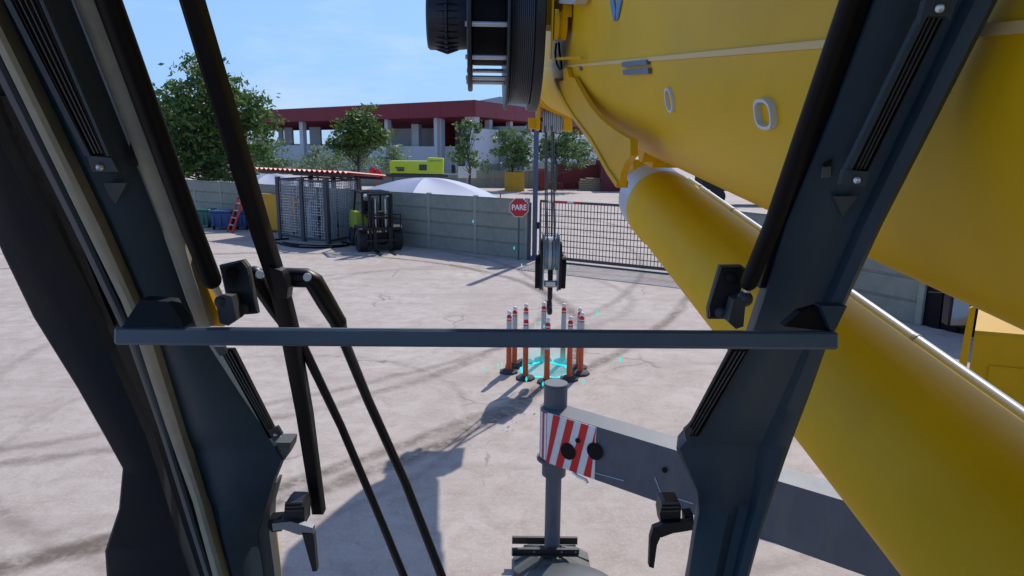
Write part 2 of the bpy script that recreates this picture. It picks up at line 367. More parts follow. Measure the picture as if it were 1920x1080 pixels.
fence(wL, wR[:2], 2.0, 2.2, 'short grey concrete slab fence seen between boom and lift cylinder, right of the mesh gate')
# dark sliding door panels after the fence
def dark_gate():
    a = wR[:2]+(wR[:2]-wL)/np.linalg.norm(wR[:2]-wL)*.1; d = (wR[:2]-wL)/np.linalg.norm(wR[:2]-wL)
    X = np.array([*d, 0]); root = empty('sheet_gate', (*a, 0), 'black corrugated sheet gate at the right end of the concrete fence, behind the carrier mirror', 'gate')
    m = MB()
    for i in range(26):
        o = .0 if i % 2 else .05; q = np.array([*a, 0])+X*(.05+i*.18); Yv = np.array([-X[1], X[0], 0])
        m.box(q+Yv*o+np.array([0, 0, 1.2]), (.20, .07, 2.4), X, Yv)
    m.build('sheet_panel', black, root)
    m = MB(); m.span(np.array([*a, 2.38]), np.array([*a, 2.38])+X*4.7, .08, .08); m.build('top_rail', darkg, root)
dark_gate()

# stop sign
def text_mesh(txt, size, m, name, parent, origin, X, Z, ext=.004, bold=0.0, sx=1.0):
    cu = bpy.data.curves.new('txt', 'FONT'); cu.body = txt; cu.size = size; cu.extrude = ext; cu.align_x = 'CENTER'; cu.align_y = 'CENTER'; cu.offset = bold; cu.resolution_u = 2
    o = bpy.data.objects.new('txt', cu); COL.objects.link(o); dg = bpy.context.evaluated_depsgraph_get(); me = bpy.data.meshes.new_from_object(o.evaluated_get(dg)); bpy.data.objects.remove(o)
    X = np.array(X, float); Z = np.array(Z, float); Yv = np.cross(X, Z)
    co = np.zeros(len(me.vertices)*3); me.vertices.foreach_get('co', co); co = co.reshape(-1, 3)
    w_ = np.array(origin)+np.outer(co[:, 0]*sx, X)+np.outer(co[:, 1], Z)-np.outer(co[:, 2], Yv)
    me.vertices.foreach_set('co', w_.ravel()); me.materials.clear(); me.materials.append(m)
    o = bpy.data.objects.new(name, me); COL.objects.link(o); o.parent = parent; o.matrix_parent_inverse = PINV(parent); return o
ps = G(972, 487.5); zc = 1.74; ps[1] -= .02
root = empty('stop_sign', ps, 'red octagonal stop sign reading PARE on a thin pole before the concrete fence', 'sign')
m = MB(); m.cyl(ps+np.array([0, 0, 0]), ps+np.array([0, 0, zc+.1]), .03, 10); m.build('pole', mat('sign_pole', (.07, .085, .11), .5), root)
m = MB(); m.lathe(ps+np.array([0, -.035, zc]), (0, -1, 0), [(0, 0), (0, .335), (.012, .335), (.012, 0)], 8, False)
def octo(y0, r, th):
    mb = MB(); pts = [ps+np.array([math.cos(math.pi/8+k*math.pi/4)*r, y0, zc+math.sin(math.pi/8+k*math.pi/4)*r]) for k in range(8)]; mb.prism(pts, (0, -th, 0)); return mb
octo(-.034, .335, .01).build('white_rim', white, root); octo(-.046, .312, .006).build('sign_plate', mat('sign_red', (.55, .01, .02), .5), root)
text_mesh('PARE', .25, mat('sign_letters', (.85, .85, .85), .5), 'lettering', root, ps+np.array([0, -.056, zc]), (1, 0, 0), (0, 0, 1), bold=.006, sx=.86)

# ------------------------------------------------------------------ warehouse
def warehouse():
    z = 9.6; c0 = G(890, 187, z); l0 = G(520, 205, z); r0 = G(1000, 203, z)
    c0[2] = l0[2] = r0[2] = 0
    dl = l0-c0; dl /= np.linalg.norm(dl); dr = r0-c0; dr /= np.linalg.norm(dr)
    root = empty('warehouse', c0, 'big warehouse with dark red roof fascia, white columns and grey walls beyond the trees', 'building')
    LL = 75; LR = 62
    inw = dl+dr; inw /= np.linalg.norm(inw)
    A = c0+dl*LL; B = c0+dr*LR; D_ = A+dr*LR
    Z = np.array([0, 0, 1.])
    m = MB(); t = 2.0
    nl = np.array([dl[1], -dl[0], 0]);  nl = nl if nl@inw > 0 else -nl
    nr = np.array([dr[1], -dr[0], 0]);  nr = nr if nr@inw > 0 else -nr
    # fascia boards in lengths, roof deck
    me = MB()
    for d, n_, Lx in ((dl, nl, LL), (dr, nr, LR)):
        k = 0; s = 0.0
        while s < Lx:
            e = min(s+6.0, Lx); q = MB(); q.span(c0+d*(s+.02)+Z*(z-t/2)+n_*.15, c0+d*(e-.02)+Z*(z-t/2)+n_*.15, .22, t); q.build('fascia_panel', roofr, root); s = e
    q = MB(); q.prism([c0+Z*(z-.25)+inw*.5, A+Z*(z-.25)+nl*.3, D_+Z*(z-.25), B+Z*(z-.25)+nr*.3], (0, 0, .15)); q.build('roof_deck', wallg, root)
    # soffit, sloping a little down towards the wall
    for d, n_, Lx, dep in ((dl, nl, LL, 9), (dr, nr, LR, 9)):
        q = MB(); s0 = c0+Z*(z-t+.1); q.prism([s0+n_*.2, s0+d*Lx+n_*.2, s0+d*Lx+n_*dep-Z*1.15, s0+inw*dep*1.35-Z*1.15], (0, 0, .12)); q.build('soffit', soff, root)
    def wall(name, d, n_, s0, s1, off, z0, z1, mt, th=.3):
        q = MB(); a = c0+d*s0+n_*off; b = c0+d*s1+n_*off; q.span(a+Z*(z0+z1)/2, b+Z*(z0+z1)/2, th, z1-z0); return q.build(name, mt, root)
    # left face: low white wall, grey wall above it, open bays at the far left
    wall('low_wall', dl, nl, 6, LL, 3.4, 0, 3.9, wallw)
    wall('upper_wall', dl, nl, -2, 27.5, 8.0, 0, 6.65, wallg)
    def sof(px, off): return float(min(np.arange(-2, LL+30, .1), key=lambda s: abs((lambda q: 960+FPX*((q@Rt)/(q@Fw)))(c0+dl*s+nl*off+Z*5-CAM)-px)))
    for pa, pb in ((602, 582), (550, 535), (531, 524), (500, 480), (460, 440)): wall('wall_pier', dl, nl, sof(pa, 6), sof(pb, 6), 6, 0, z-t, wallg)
    wall('rear_wall', dl, nl, 30, LL+40, 22, 0, 4.3, wallw)
    # right face
    wall('side_wall', dr, nr, 1.0, LR, .9, 0, 6.2, wallw)
    wall('side_upper_wall', dr, nr, 5, LR, 8.8, 3, z-t, soff)
    wall('plinth', dr, nr, 1.0, LR, .6, 0, 1.6, conc)
    for s in (2.4, 7.5, 14, 21, 28, 38, 48, 58):
        q = MB(); p_ = c0+dr*s+nr*1.9; q.box(p_+Z*(z-t)/2, (.9, .7, z-t), dr, nr); q.build('column', colm, root)
    for s in (4.8, 18): q = MB(); p_ = c0+dr*s+nr*2.6; q.box(p_+Z*3.4, (.7, .6, 6.8), dr, nr); q.build('column', colm, root)
    for px, wd, off in ((820, .45, 1.3), (829, .25, 1.8), (782, 1.1, 5.0), (728, .5, 1.3), (569, .7, 1.3), (480, .7, 1.3), (430, .7, 1.3)):
        # along the left face where that direction is seen
        best = min(np.arange(0, LL, .1), key=lambda s: abs((lambda q: 960+FPX*((q@Rt)/(q@Fw)))(c0+dl*s+nl*off+Z*4-CAM)-px))
        q = MB(); p_ = c0+dl*best+nl*off; q.box(p_+Z*(z-t)/2, (wd*1.35, .7, z-t), dl, nl); q.build('column', colm, root)
    # corner pillar and small white notice board
    q = MB(); q.box(c0+inw*1.9+Z*(z-t)/2, (1.7, .9, z-t), dl, nl); q.build('corner_column', colm, root)
    q = MB(); p_ = c0+dl*9.2+nl*8.6+Z*5.2; q.box(p_, (1.9, .08, 1.0), dl, nl); nb = q.build('notice_board', white, root)
    q = MB()
    for k in range(2): q.box(p_-nl*.06+Z*(.15-.3*k), (1.1, .02, .12), dl, nl)
    q.build('notice_print', darkg, nb)
    for k, s in enumerate((31.5, 35.5, 40, 45)):
        pass
    # door opening
    q = MB(); q.box(c0+dl*5.2+nl*7.8+Z*1.7, (2.6, .12, 3.4), dl, nl); q.build('doorway', black, root)
    return c0, dl, dr, nl, nr
WH = warehouse()
# pale hall behind
root = empty('far_hall', (12, 150, 0), 'pale grey gabled hall roof rising behind the dark red warehouse roof', 'building')
a = P(905, 193, 170); b = P(938, 181, 170); c = P(1090, 215, 170); zt = b[2]
m = MB(); m.prism([(a[0]-4, a[1], 0), (a[0]-4, a[1], a[2]), (b[0], b[1], b[2]), (c[0], c[1], c[2]-1), (c[0], c[1], 0)], (0, 30, 0)); m.build('hall_body', wallg, root)

# ------------------------------------------------------------------ trees
def leafmat(name, c1, c2):
    m = bpy.data.materials.new(name); m.use_nodes = True; t = m.node_tree; b = t.nodes['Principled BSDF']; b.inputs['Roughness'].default_value = .55
    oi = t.nodes.new('ShaderNodeNewGeometry'); cr = t.nodes.new('ShaderNodeMixRGB'); cr.inputs[1].default_value = c1+(1,); cr.inputs[2].default_value = c2+(1,)
    t.links.new(oi.outputs['Random Per Island'], cr.inputs[0]); t.links.new(cr.outputs[0], b.inputs['Base Color'])
    tr = t.nodes.new('ShaderNodeBsdfTranslucent'); ms = t.nodes.new('ShaderNodeMixShader'); ms.inputs[0].default_value = .3
    t.links.new(cr.outputs[0], tr.inputs['Color']); t.links.new(b.outputs[0], ms.inputs[1]); t.links.new(tr.outputs[0], ms.inputs[2])
    t.links.new(ms.outputs[0], t.nodes['Material Output'].inputs[0]); return m
LM = [leafmat('leaf_deep', (.045, .11, .035), (.16, .24, .04)), leafmat('leaf_mid', (.07, .15, .06), (.19, .27, .08)), leafmat('leaf_pale', (.12, .20, .13), (.25, .33, .15))]
def tree(base, H, blobs, nleaf, leaf, lm, label, seed, clump=.5):
    """blobs: (dx, dy, z, rx, rz) foliage masses; limbs run to every clump"""
    r = np.random.default_rng(seed); base = np.array([base[0], base[1], 0.0])
    nleaf = int(nleaf*1.45); clump *= .88; root = empty('tree', base, label, 'tree', 'trees beyond the fence')
    tk = MB(); zt = max(b[2] for b in blobs); pts = [base+np.array([math.sin(k*1.3+seed)*.05*k, math.cos(k*1.7+seed)*.05*k, zt*k/6]) for k in range(7)]
    tk.tube(pts, [H*.018*(1-k/7.5)+.01 for k in range(7)], 8)
    V_ = []; 
    wts = np.array([b[3]**2*b[4] for b in blobs]); wts = wts/wts.sum(); ncl = max(10, nleaf//26)
    for i in range(ncl):
        b = blobs[r.choice(len(blobs), p=wts)]; d = r.normal(size=3); d /= np.linalg.norm(d); rr = r.uniform(.15, 1)**.45
        cc = base+np.array([b[0]+d[0]*b[3]*rr, b[1]+d[1]*b[3]*rr, b[2]+d[2]*b[4]*rr])
        if i % 3 == 0:
            st = base+np.array([0, 0, max(H*.12, cc[2]*.62)]); mid = (st+cc)/2+np.array([0, 0, -.15]); tk.tube([st, mid, cc], [H*.005, H*.0035, H*.0015], 5, cap=False)
        n = int(r.integers(14, 38)); q = cc+r.normal(size=(n, 3))*np.array([clump, clump, clump*.45])*r.uniform(.5, 1.1); V_.append(q)
    q = np.concatenate(V_); n = len(q)
    nrm = r.normal(size=(n, 3)); nrm[:, 2] = np.abs(nrm[:, 2])*1.3; nrm /= np.linalg.norm(nrm, axis=1)[:, None]
    a = np.cross(nrm, r.normal(size=(n, 3))); a /= np.linalg.norm(a, axis=1)[:, None]; b_ = np.cross(nrm, a)
    s = leaf*r.uniform(.55, 1.25, size=(n, 1))
    vs = np.stack([q-a*s, q+b_*s*.42-a*s*.1, q+a*s, q-b_*s*.42-a*s*.1], 1).reshape(-1, 3)
    me = bpy.data.meshes.new('crown'); me.vertices.add(4*n); me.vertices.foreach_set('co', vs.ravel()); me.loops.add(4*n); me.loops.foreach_set('vertex_index', np.arange(4*n))
    me.polygons.add(n); me.polygons.foreach_set('loop_start', np.arange(0, 4*n, 4)); me.update(calc_edges=True); me.validate(); me.materials.append(lm)
    o = bpy.data.objects.new('crown', me); COL.objects.link(o); o.parent = root; o.matrix_parent_inverse = PINV(root)
    tk.build('trunk', bark, root)
def at_depth(px, dist):   # a point on the ground seen in that direction
    d = ray(px, 400); k = dist/d[1]; return np.array([d[0]*k, dist])
tree(at_depth(395, 40), 9, [(0, 0, 5.2, 2.9, 2.6), (-2.2, .5, 4.8, 2.1, 2.1), (1.9, -.3, 5.8, 2.1, 1.7), (.2, 0, 7.6, 1.5, 1.1), (2.3, 0, 4.2, 1.7, 1.5), (-1.4, 0, 2.9, 1.9, 1.3), (1.4, 0, 2.8, 2.2, 1.3), (3.0, 0, 5.0, 1.3, 1.0)], 9500, .19, LM[0], 'biggest tree, dense and dark green, rising at the left beyond the fence', 3, .42)
tree(at_depth(300, 46), 7, [(0, 0, 4.5, 2.2, 2.4), (-1.5, 0, 3.5, 1.8, 1.8), (1, 0, 2.6, 1.8, 1.3)], 3000, .18, LM[1], 'green tree at the far left, half hidden by the cab pillar', 31, .42)
tree(at_depth(512, 50), 5.4, [(0, 0, 3.0, 1.6, 1.2), (-.9, 0, 2.2, 1.4, .9), (1.3, 0, 2.2, 1.3, .7), (-.6, 0, 4.2, .9, .8)], 1500, .16, LM[2], 'low thin pale green tree between the biggest tree and the red roofed shed', 5, .42)
tree(at_depth(677, 52), 7, [(0, 0, 4.9, 1.9, 1.3), (.4, 0, 5.8, 1.2, .9), (-.2, 0, 3.9, 2.1, 1.0), (.8, 0, 4.6, 1.6, .9)], 3300, .19, LM[0], 'round dense green tree standing above the red roofed shed', 8, .40)
tree(at_depth(660, 56), 5, [(0, 0, 2.4, 2.4, .9), (1.6, 0, 2.3, 1.5, .8), (-1.6, 0, 2.0, 1.3, .7)], 900, .17, LM[2], 'sparse pale tree just behind the shed roof, under the round dense tree', 9, .5)
tree(at_depth(880, 60), 6.4, [(0, 0, 5.3, 1.0, 1.0), (-.4, 0, 3.9, .9, .8), (-.6, 0, 3.0, 1.3, .6), (.9, 0, 2.3, .9, .6)], 950, .20, LM[1], 'slim tree with layered branches left of the two planter trees', 12, .36)
tree(at_depth(962, 61), 6, [(0, 0, 4.5, 1.7, 1.1), (0, 0, 3.3, 1.8, 1.0), (.6, 0, 2.4, 1.4, .6)], 1500, .20, LM[1], 'airy green tree growing from the ochre planter box', 14, .42)
tree(at_depth(1040, 60), 6, [(0, 0, 4.3, 1.3, 1.0), (.9, 0, 3.9, 1.6, 1.1), (-.8, 0, 3.4, 1.0, 1.0), (1.6, 0, 2.7, 1.3, .7)], 1700, .20, LM[1], 'airy green tree seen behind the hoist ropes', 17, .42)
tree(at_depth(1085, 66), 6, [(0, 0, 3.6, 1.5, 1.0), (1.0, 0, 2.8, 1.5, .8)], 700, .20, LM[2], 'sparse tree over the maroon container, rightmost in view', 18, .45)

tree(at_depth(450, 54), 5, [(0, 0, 2.6, 2.2, 1.0), (2.0, 0, 2.2, 1.6, .8)], 1300, .17, LM[2], 'low pale bush-like tree filling the gap under the biggest tree', 41, .45)
tree(at_depth(598, 58), 5, [(0, 0, 2.3, 1.8, .8), (.4, 0, 3.2, .9, .6)], 650, .17, LM[2], 'thin pale sapling just left of the round dense tree', 43, .45)
tree(at_depth(738, 58), 5, [(0, 0, 2.9, 1.2, .9), (-.6, 0, 2.1, 1.3, .7)], 600, .17, LM[2], 'thin pale sapling between the round dense tree and the lime machine', 44, .45)

# ------------------------------------------------------------------ things beyond the fence
def dome(name, x0, x1, ypk, dist, half_y, label, peak_px, group=None):
    a = at_depth(x0, dist); b = at_depth(x1, dist); zp = P(peak_px, ypk, 1)  # direction
    d = ray(peak_px, ypk); z = CAM[2]+d[2]/d[1]*dist; pk = np.array([*at_depth(peak_px, dist), z])
    root = empty(name, (*((a+b)/2), 0), label, 'tent', group)
    base = []
    n = 24; c = (a+b)/2; hw = (b[0]-a[0])/2
    for rib in range(6):
        pass
    rings = 8; corners = [np.array([c[0]+hw*math.cos(t), c[1]+half_y*math.sin(t)]) for t in [math.pi/6+math.pi/3*k for k in range(6)]]
    me_v = []
    for k in range(6):
        m = MB(); p1, p2 = corners[k], corners[(k+1) % 6]; vs = []
        for i in range(rings+1):
            f = i/rings; zz = .9+(z-.9)*(math.cos(f*math.pi/2)**.9)
            for j in range(7):
                g = j/6; q = p1*(1-g)+p2*g; q = pk[:2]*(1-f)+q*f; vs.append((q[0], q[1], zz-.10*math.sin(g*math.pi)*math.sin(f*math.pi)))
        m.add(vs, [(i*7+j, i*7+j+1, (i+1)*7+j+1, (i+1)*7+j) for i in range(rings) for j in range(6)], True)
        m.prism([(p1[0], p1[1], 0), (p2[0], p2[1], 0), (p2[0], p2[1], .9), (p1[0], p1[1], .9)], (0, .03, 0))
        m.build('canvas_panel', domem, root)
    return root
dome('dome_tent', 610, 970, 333, 33, 5.5, 'large low white domed tent just over the concrete fence, right of the shed', 800, 'white domed tents')
dome('dome_tent', 400, 640, 326, 38, 5, 'white domed tent mostly hidden behind the red roofed shed', 510, 'white domed tents')

def lime_machine():
    d0 = 47; sc = d0/FPX
    a = P(731, 325, d0); X = np.array([.995, .06, 0]); X /= np.linalg.norm(X); Yv = np.array([-X[1], X[0], 0]); Z = np.array([0, 0, 1.])
    root = empty('tank_trailer', (a[0]+1.8, a[1]+.8, 0), 'lime yellow machine body on a dark trailer standing behind the white domed tent', 'trailer')
    z0 = a[2]; L_ = 100*sc
    body = [(0, .02), (L_-.05, -.02), (L_, 30*sc*.95), (L_*.71, 31*sc*.95), (L_*.69, 23*sc), (0, 23*sc)]
    m = MB(); m.prism([a+X*s+Z*t for s, t in body], Yv*1.7); bd = m.build('body', lime, root)
    m = MB(); m.box(a+X*.35*2.0-Yv*.02+Z*.38, (.62, .03, .10), X, Yv); m.box(a+X*.75-Yv*.02+Z*.23, (.5, .03, .14), X, Yv); m.build('lettering_decal', darkg, bd)
    m = MB(); m.box(a+X*(62*sc)-Yv*.02+Z*.42, (.52, .04, .40), X, Yv); m.build('side_window', darkg, bd)
    m = MB(); m.box(a+X*(L_*.85)-Yv*.015+Z*.88, (.85, .03, .03), X, Yv); m.build('panel_seam', darkg, bd)
    m = MB(); m.box(a+X*L_*.5+Yv*.85-Z*.15, (L_+.6, 1.6, .22), X, Yv); m.build('deck', darkg, root)
    m = MB(); m.span(a+X*L_-Z*.02, a+X*(L_+1.9)-Z*.02, .06, .06); m.build('drawbar', greyl, root)
    for s in (.6, 1.4, L_-.6):
        m = MB(); c = a+X*s+Yv*.1; c[2] = .55; m.lathe(c-Yv*.12, Yv, [(0, 0), (0, .48), (.04, .55), (.24, .55), (.28, .48), (.28, 0)], 20); m.build('wheel', tyre, root)
    c = a+X*(L_+.55)+Yv*.3; m = MB(); m.lathe(c+Z*.35, X, [(0, 0), (0, .28), (.1, .34), (.25, .34), (.3, .28), (.3, 0)], 16); m.build('spare_wheel', tyre, root)
lime_machine()
# small red hydrant-like stand
q = P(705, 322, 44); root = empty('hose_stand', (q[0], q[1], 0), 'small red hose reel stand just over the shed roof, left of the lime machine', 'hose stand')
m = MB(); m.cyl((q[0], q[1], 0), (q[0], q[1], q[2]), .05, 8); m.build('stand', ladred, root)
m = MB(); m.lathe(q+np.array([-.2, -.1, .1]), (0, -1, 0), [(0, 0), (0, .22), (.1, .22), (.1, 0)], 14); m.lathe(q+np.array([.15, -.1, -.1]), (0, -1, 0), [(0, 0), (0, .26), (.1, .26), (.1, 0)], 14); m.build('reel', red, root)

def planter():
    a = G(946, 358); b = G(983, 358); d = a[1]; z = 1.65; root = empty('planter_box', ((a[0]+b[0])/2, d, 0), 'ochre yellow square planter box in the yard beyond the stop sign', 'planter')
    w_ = b[0]-a[0]; c = np.array([(a[0]+b[0])/2, d+w_/2, 0])
    for k, (dx, dy) in enumerate(((0, -1), (0, 1), (-1, 0), (1, 0))):
        m = MB(); m.box(c+np.array([dx*(w_/2-.04), dy*(w_/2-.04), z/2]), (w_ if dx == 0 else .08, .08 if dx == 0 else w_-.16, z), bev=.01); m.build('side_board', ochre, root)
    m = MB(); m.box(c+np.array([0, 0, z-.12]), (w_-.2, w_-.2, .06)); m.build('soil', rust, root)
    m = MB()
    for i in range(60):
        p_ = c+np.array([random.uniform(-.45, .45)*w_, random.uniform(-.45, .45)*w_, z+random.uniform(-.05, .22)]); s = .09
        m.add([p_+np.array([-s, 0, 0]), p_+np.array([0, s*.5, .06]), p_+np.array([s, 0, 0]), p_+np.array([0, -s*.5, .05])], [(0, 1, 2, 3)])
    tag(m.build('low_plants', LM[0], root), kind='stuff')
planter()
def container(px0, px1, ybase, ytop, dep, mt, label, name='shipping_container'):
    a = G(px0, ybase); b = G(px1, ybase); b[1] = a[1] = (a[1]+b[1])/2; d = a[1]
    rr = ray((px0+px1)/2, ytop); z = CAM[2]+rr[2]/rr[1]*d; w_ = b[0]-a[0]
    root = empty(name, ((a[0]+b[0])/2, d, 0), label, 'container')
    m = MB(); n = int(w_/.28)
    for i in range(n):
        x = a[0]+w_*(i+.5)/n; m.box((x, d+(.03 if i % 2 else 0)+.05, z/2), (w_/n, .05, z-.3))
    m.build('corrugated_side', mt, root)
    m = MB(); m.box(((a[0]+b[0])/2, d+dep/2+.1, z/2), (w_-.1, dep, z-.12)); m.build('body', mt, root)
    for zz in (.08, z-.08): m = MB(); m.box(((a[0]+b[0])/2, d+.02, zz), (w_+.1, .14, .16)); m.build('rail', mt, root)
    for x in (a[0], b[0]): m = MB(); m.box((x, d+.02, z/2), (.16, .16, z)); m.build('corner_post', mt, root)
container(1046, 1133, 354, 308, 2.4, maroon, 'long maroon shipping container far beyond the gate')
container(1128, 1200, 359, 300, 5, mat('container_dark', (.13, .012, .022), .6, noise=.1), 'darker maroon container nearest the boom, right of the long one')
# crate in front
a = G(1086, 357); b = G(1125, 357); root = empty('wooden_crate', ((a[0]+b[0])/2, a[1], 0), 'pale wooden crate in front of the maroon container', 'crate')
for k in range(5):
    m = MB(); m.box(((a[0]+b[0])/2, a[1]+.3, .12+k*.2), (b[0]-a[0]-.2*(k == 4), .9, .17), bev=.01); m.build('plank', wood, root)
m = MB(); m.box(((a[0]+b[0])/2+.3, a[1]+.3, 1.08), ((b[0]-a[0])*.7, .8, .06)); m.build('lid', wood, root)
# pallet stacks
for i, (px, yb, n, lb) in enumerate(((1014, 356, 12, 'tall stack of red brown pallets just right of the blue gate post'), (1043, 355, 4, 'low stack of red brown pallets behind the hoist ropes'), (1066, 354, 3, 'low stack of red brown pallets in front of the maroon container'))):
    g = G(px, yb); root = empty('pallet_stack', g, lb, 'pallets', 'pallet stacks')
    pm = MB()
    for s in range(5): pm.box((-.5+s*.25, 0, .13), (.12, 1.0, .025))
    for s in (-.45, 0, .45): pm.box((0, s, .06), (1.15, .1, .1))
    me = pm.mesh('pallet', maroon)
    for k in range(n):
        o = bpy.data.objects.new('pallet', me); COL.objects.link(o); o.parent = root; o.location = (random.uniform(-.06, .06), 0, k*.165); o.rotation_euler.z = random.uniform(-.05, .05)
# small notice on wall fence
g = G(876, 352); root = empty('notice_sign', g, 'small white notice board on posts before the warehouse corner', 'sign')
m = MB(); m.box((g[0], g[1]-.05, 1.45), (1.7, .05, 1.1)); m.build('board', white, root)
m = MB(); m.box((g[0], g[1], .75), (.1, .06, 1.5)); m.build('post', greyl, root)
# low kerb wall across the yard
a = G(845, 352)
fence(np.array([a[0]-9, 66.5]), np.array([G(1050, 352)[0], 64.9]), 1.6, 3.2, 'low far grey concrete wall behind the planter box, across the yard', rows=2)
# pole left of the stop sign above the fence
g = at_depth(938, 23.6); root = empty('marker_stake', (*g, 0), 'thin rusty stake sticking up over the fence left of the stop sign', 'stake')
m = MB(); m.cyl((*g, 0), (*g, 2.12), .02, 8); m.build('stake_rod', maroon, root)
# vehicles glimpsed between boom and cylinder
g = at_depth(1385, 46); root = empty('parked_loader', (*g, 0), 'dark machine with a maroon body glimpsed in the gap between boom and cylinder', 'loader')
m = MB(); m.prism([(g[0]-2.6, g[1], 1.1), (g[0]+.2, g[1], .9), (g[0]+.2, g[1], 1.7), (g[0]-.6, g[1], 2.1), (g[0]-2.6, g[1], 2.3)], (0, 2, 0)); m.build('hood', blackm, root)
m = MB(); m.box((g[0]+1.6, g[1]+1, 1.2), (2.6, 2, 1.0), bev=.05); m.build('body', maroon, root)
for dx in (-1.6, 1.6): m = MB(); m.lathe((g[0]+dx, g[1]-.15, .6), (0, 1, 0), [(0, 0), (0, .5), (.05, .6), (.35, .6), (.4, .5), (.4, 0)], 20); m.build('wheel', tyre, root)

# ------------------------------------------------------------------ shed, bins, ladder, hoses
def shed():
    A = G(527, 446); B = G(571, 452.5); Cc = G(616, 458); D = G(674, 446)
    root = empty('gas_cage', Cc, 'small wire mesh cage shed with a wavy red sheet roof, left of the forklift', 'shed')
    H = 2.45; Z = np.array([0, 0, 1.])
    E = A+(D-Cc)
    for nm, q, h in (('post', A, H), ('post', B, H), ('post', Cc, H), ('post', D, H), ('post', E, H), ('post', (E+D)/2, H)):
        m = MB(); X = (Cc-A)/np.linalg.norm(Cc-A); m.box(q+Z*h/2, (.17, .14, h), X, np.cross(Z, X)); m.build(nm, postd, root)
    def mesh(a, b, z0=.12, z1=H-.1):
        m = MB(); Lg = np.linalg.norm((b-a)[:2]); X = (b-a)/Lg; n = int(Lg/.105); k = int((z1-z0)/.105)
        for i in range(1, n): 
            if random.random() < .93: m.span(a+X*Lg*i/n+Z*z0, a+X*Lg*i/n+Z*z1, .02, .02, up=X)
        for j in range(k+1):
            for i in range(n):
                if random.random() < .72: m.span(a+X*Lg*i/n+Z*(z0+(z1-z0)*j/k), a+X*Lg*(i+1)/n+Z*(z0+(z1-z0)*j/k), .02, .024)
        tag(m.build('wire_mesh', galv, root), kind='stuff')
        for z in (z0, z1): m = MB(); m.span(a+Z*z, b+Z*z, .05, .07); m.build('rail', postd, root)
    mesh(A, B); mesh(B, Cc); mesh(Cc, D); mesh(E, D); mesh(A, E)
    # roof: corrugated sheet, overhanging
    X = (Cc-A); Lx = np.linalg.norm(X); X /= Lx; Yd = (D-Cc); Ly = np.linalg.norm(Yd); Yd /= Ly
    def rz(s, t): return 2.52+.17*(s/Lx-.0)*0+.05*t
    def rayz(px, py, z): d = ray(px, py); return CAM+d*((z-CAM[2])/d[2])
    FL, FR, RR = rayz(476, 315, 2.74), rayz(651, 323, 2.70), rayz(729, 330, 2.48); RL = FL+RR-FR; ns = 150; nt_ = 2; vs = []
    for j in range(nt_+1):
        for i in range(ns+1):
            q = (FL*(1-i/ns)+FR*i/ns)*(1-j/nt_)+(RL*(1-i/ns)+RR*i/ns)*(j/nt_); vs.append((q[0], q[1], q[2]+.045*math.sin(i/ns*math.tau*19)))
    m = MB(); n1 = len(vs); vs2 = [(x, y, z-.02) for x, y, z in vs]
    fs = [(j*(ns+1)+i, j*(ns+1)+i+1, (j+1)*(ns+1)+i+1, (j+1)*(ns+1)+i) for j in range(nt_) for i in range(ns)]
    m.add(vs, fs, True); m.add(vs2, [f[::-1] for f in fs], True)
    for j in (0, nt_): m.add([vs[j*(ns+1)+i] for i in range(ns+1)]+[vs2[j*(ns+1)+i] for i in range(ns+1)], [(i, i+1, i+ns+2, i+ns+1) for i in range(ns)])
    m.build('roof_sheet', redroof, root)
    for a_, b_ in ((FL*.88+RL*.12, FR*.88+RR*.12), (FL*.15+RL*.85, FR*.15+RR*.85)): m = MB(); m.span(a_-Z*.12, b_-Z*.12, .07, .10); m.build('roof_beam', postd, root)
    m = MB(); m.box((A+Cc)/2+Yd*Ly/2+Z*.05, (Lx, Ly, .08), X, Yd); m.build('floor_slab', concp, root)
    # what stands inside
    for k, (s, t, r, h) in enumerate(((.5, .7, .16, 1.3), (.95, .9, .16, 1.3), (1.45, .6, .17, 1.35), (1.95, .9, .16, 1.25), (2.2, .45, .16, 1.2))):
        q = A+X*s*Lx/2.6+Yd*t+Z*.09; o = empty('gas_cylinder', q, ['grey gas cylinder inside the cage, leftmost', 'grey gas cylinder inside the cage, second from left', 'tallest grey gas cylinder, in the middle of the cage', 'grey gas cylinder inside the cage, second from right', 'shortest grey gas cylinder, rightmost inside the cage'][k], 'gas cylinder', 'gas cylinders in the cage')
        m = MB(); m.lathe(q, (0, 0, 1), [(0, 0), (0, r), (h-.2, r), (h-.08, r*.8), (h, .05), (h, 0)], 16); m.build('cylinder_body', greyl if k % 2 else mat('cyl_grey', (.16, .18, .2), .5), o)
        m = MB(); m.cyl(q+Z*h, q+Z*(h+.12), .035, 8); m.build('valve', steel, o)
    q = (A+Cc)/2+Yd*Ly*.45+X*.3+Z*.5; o = empty('air_compressor', q-Z*.4, 'grey horizontal compressor tank on the floor of the cage', 'compressor')
    m = MB(); m.lathe(q-X*.5, X, [(0, 0), (0, .1), (.06, .2), (.12, .25), (.9, .25), (.96, .2), (1.02, .1), (1.02, 0)], 18); m.build('tank', mat('tank_grey', (.22, .25, .28), .4), o)
    m = MB(); m.box(q+Z*.34, (.5, .3, .2), X, Yd, bev=.02); m.build('motor', darkg, o)
    for sx in (-.35, .35): m = MB(); m.box(q+X*sx-Z*.32, (.08, .35, .2), X, Yd); m.build('foot', darkg, o)
shed()
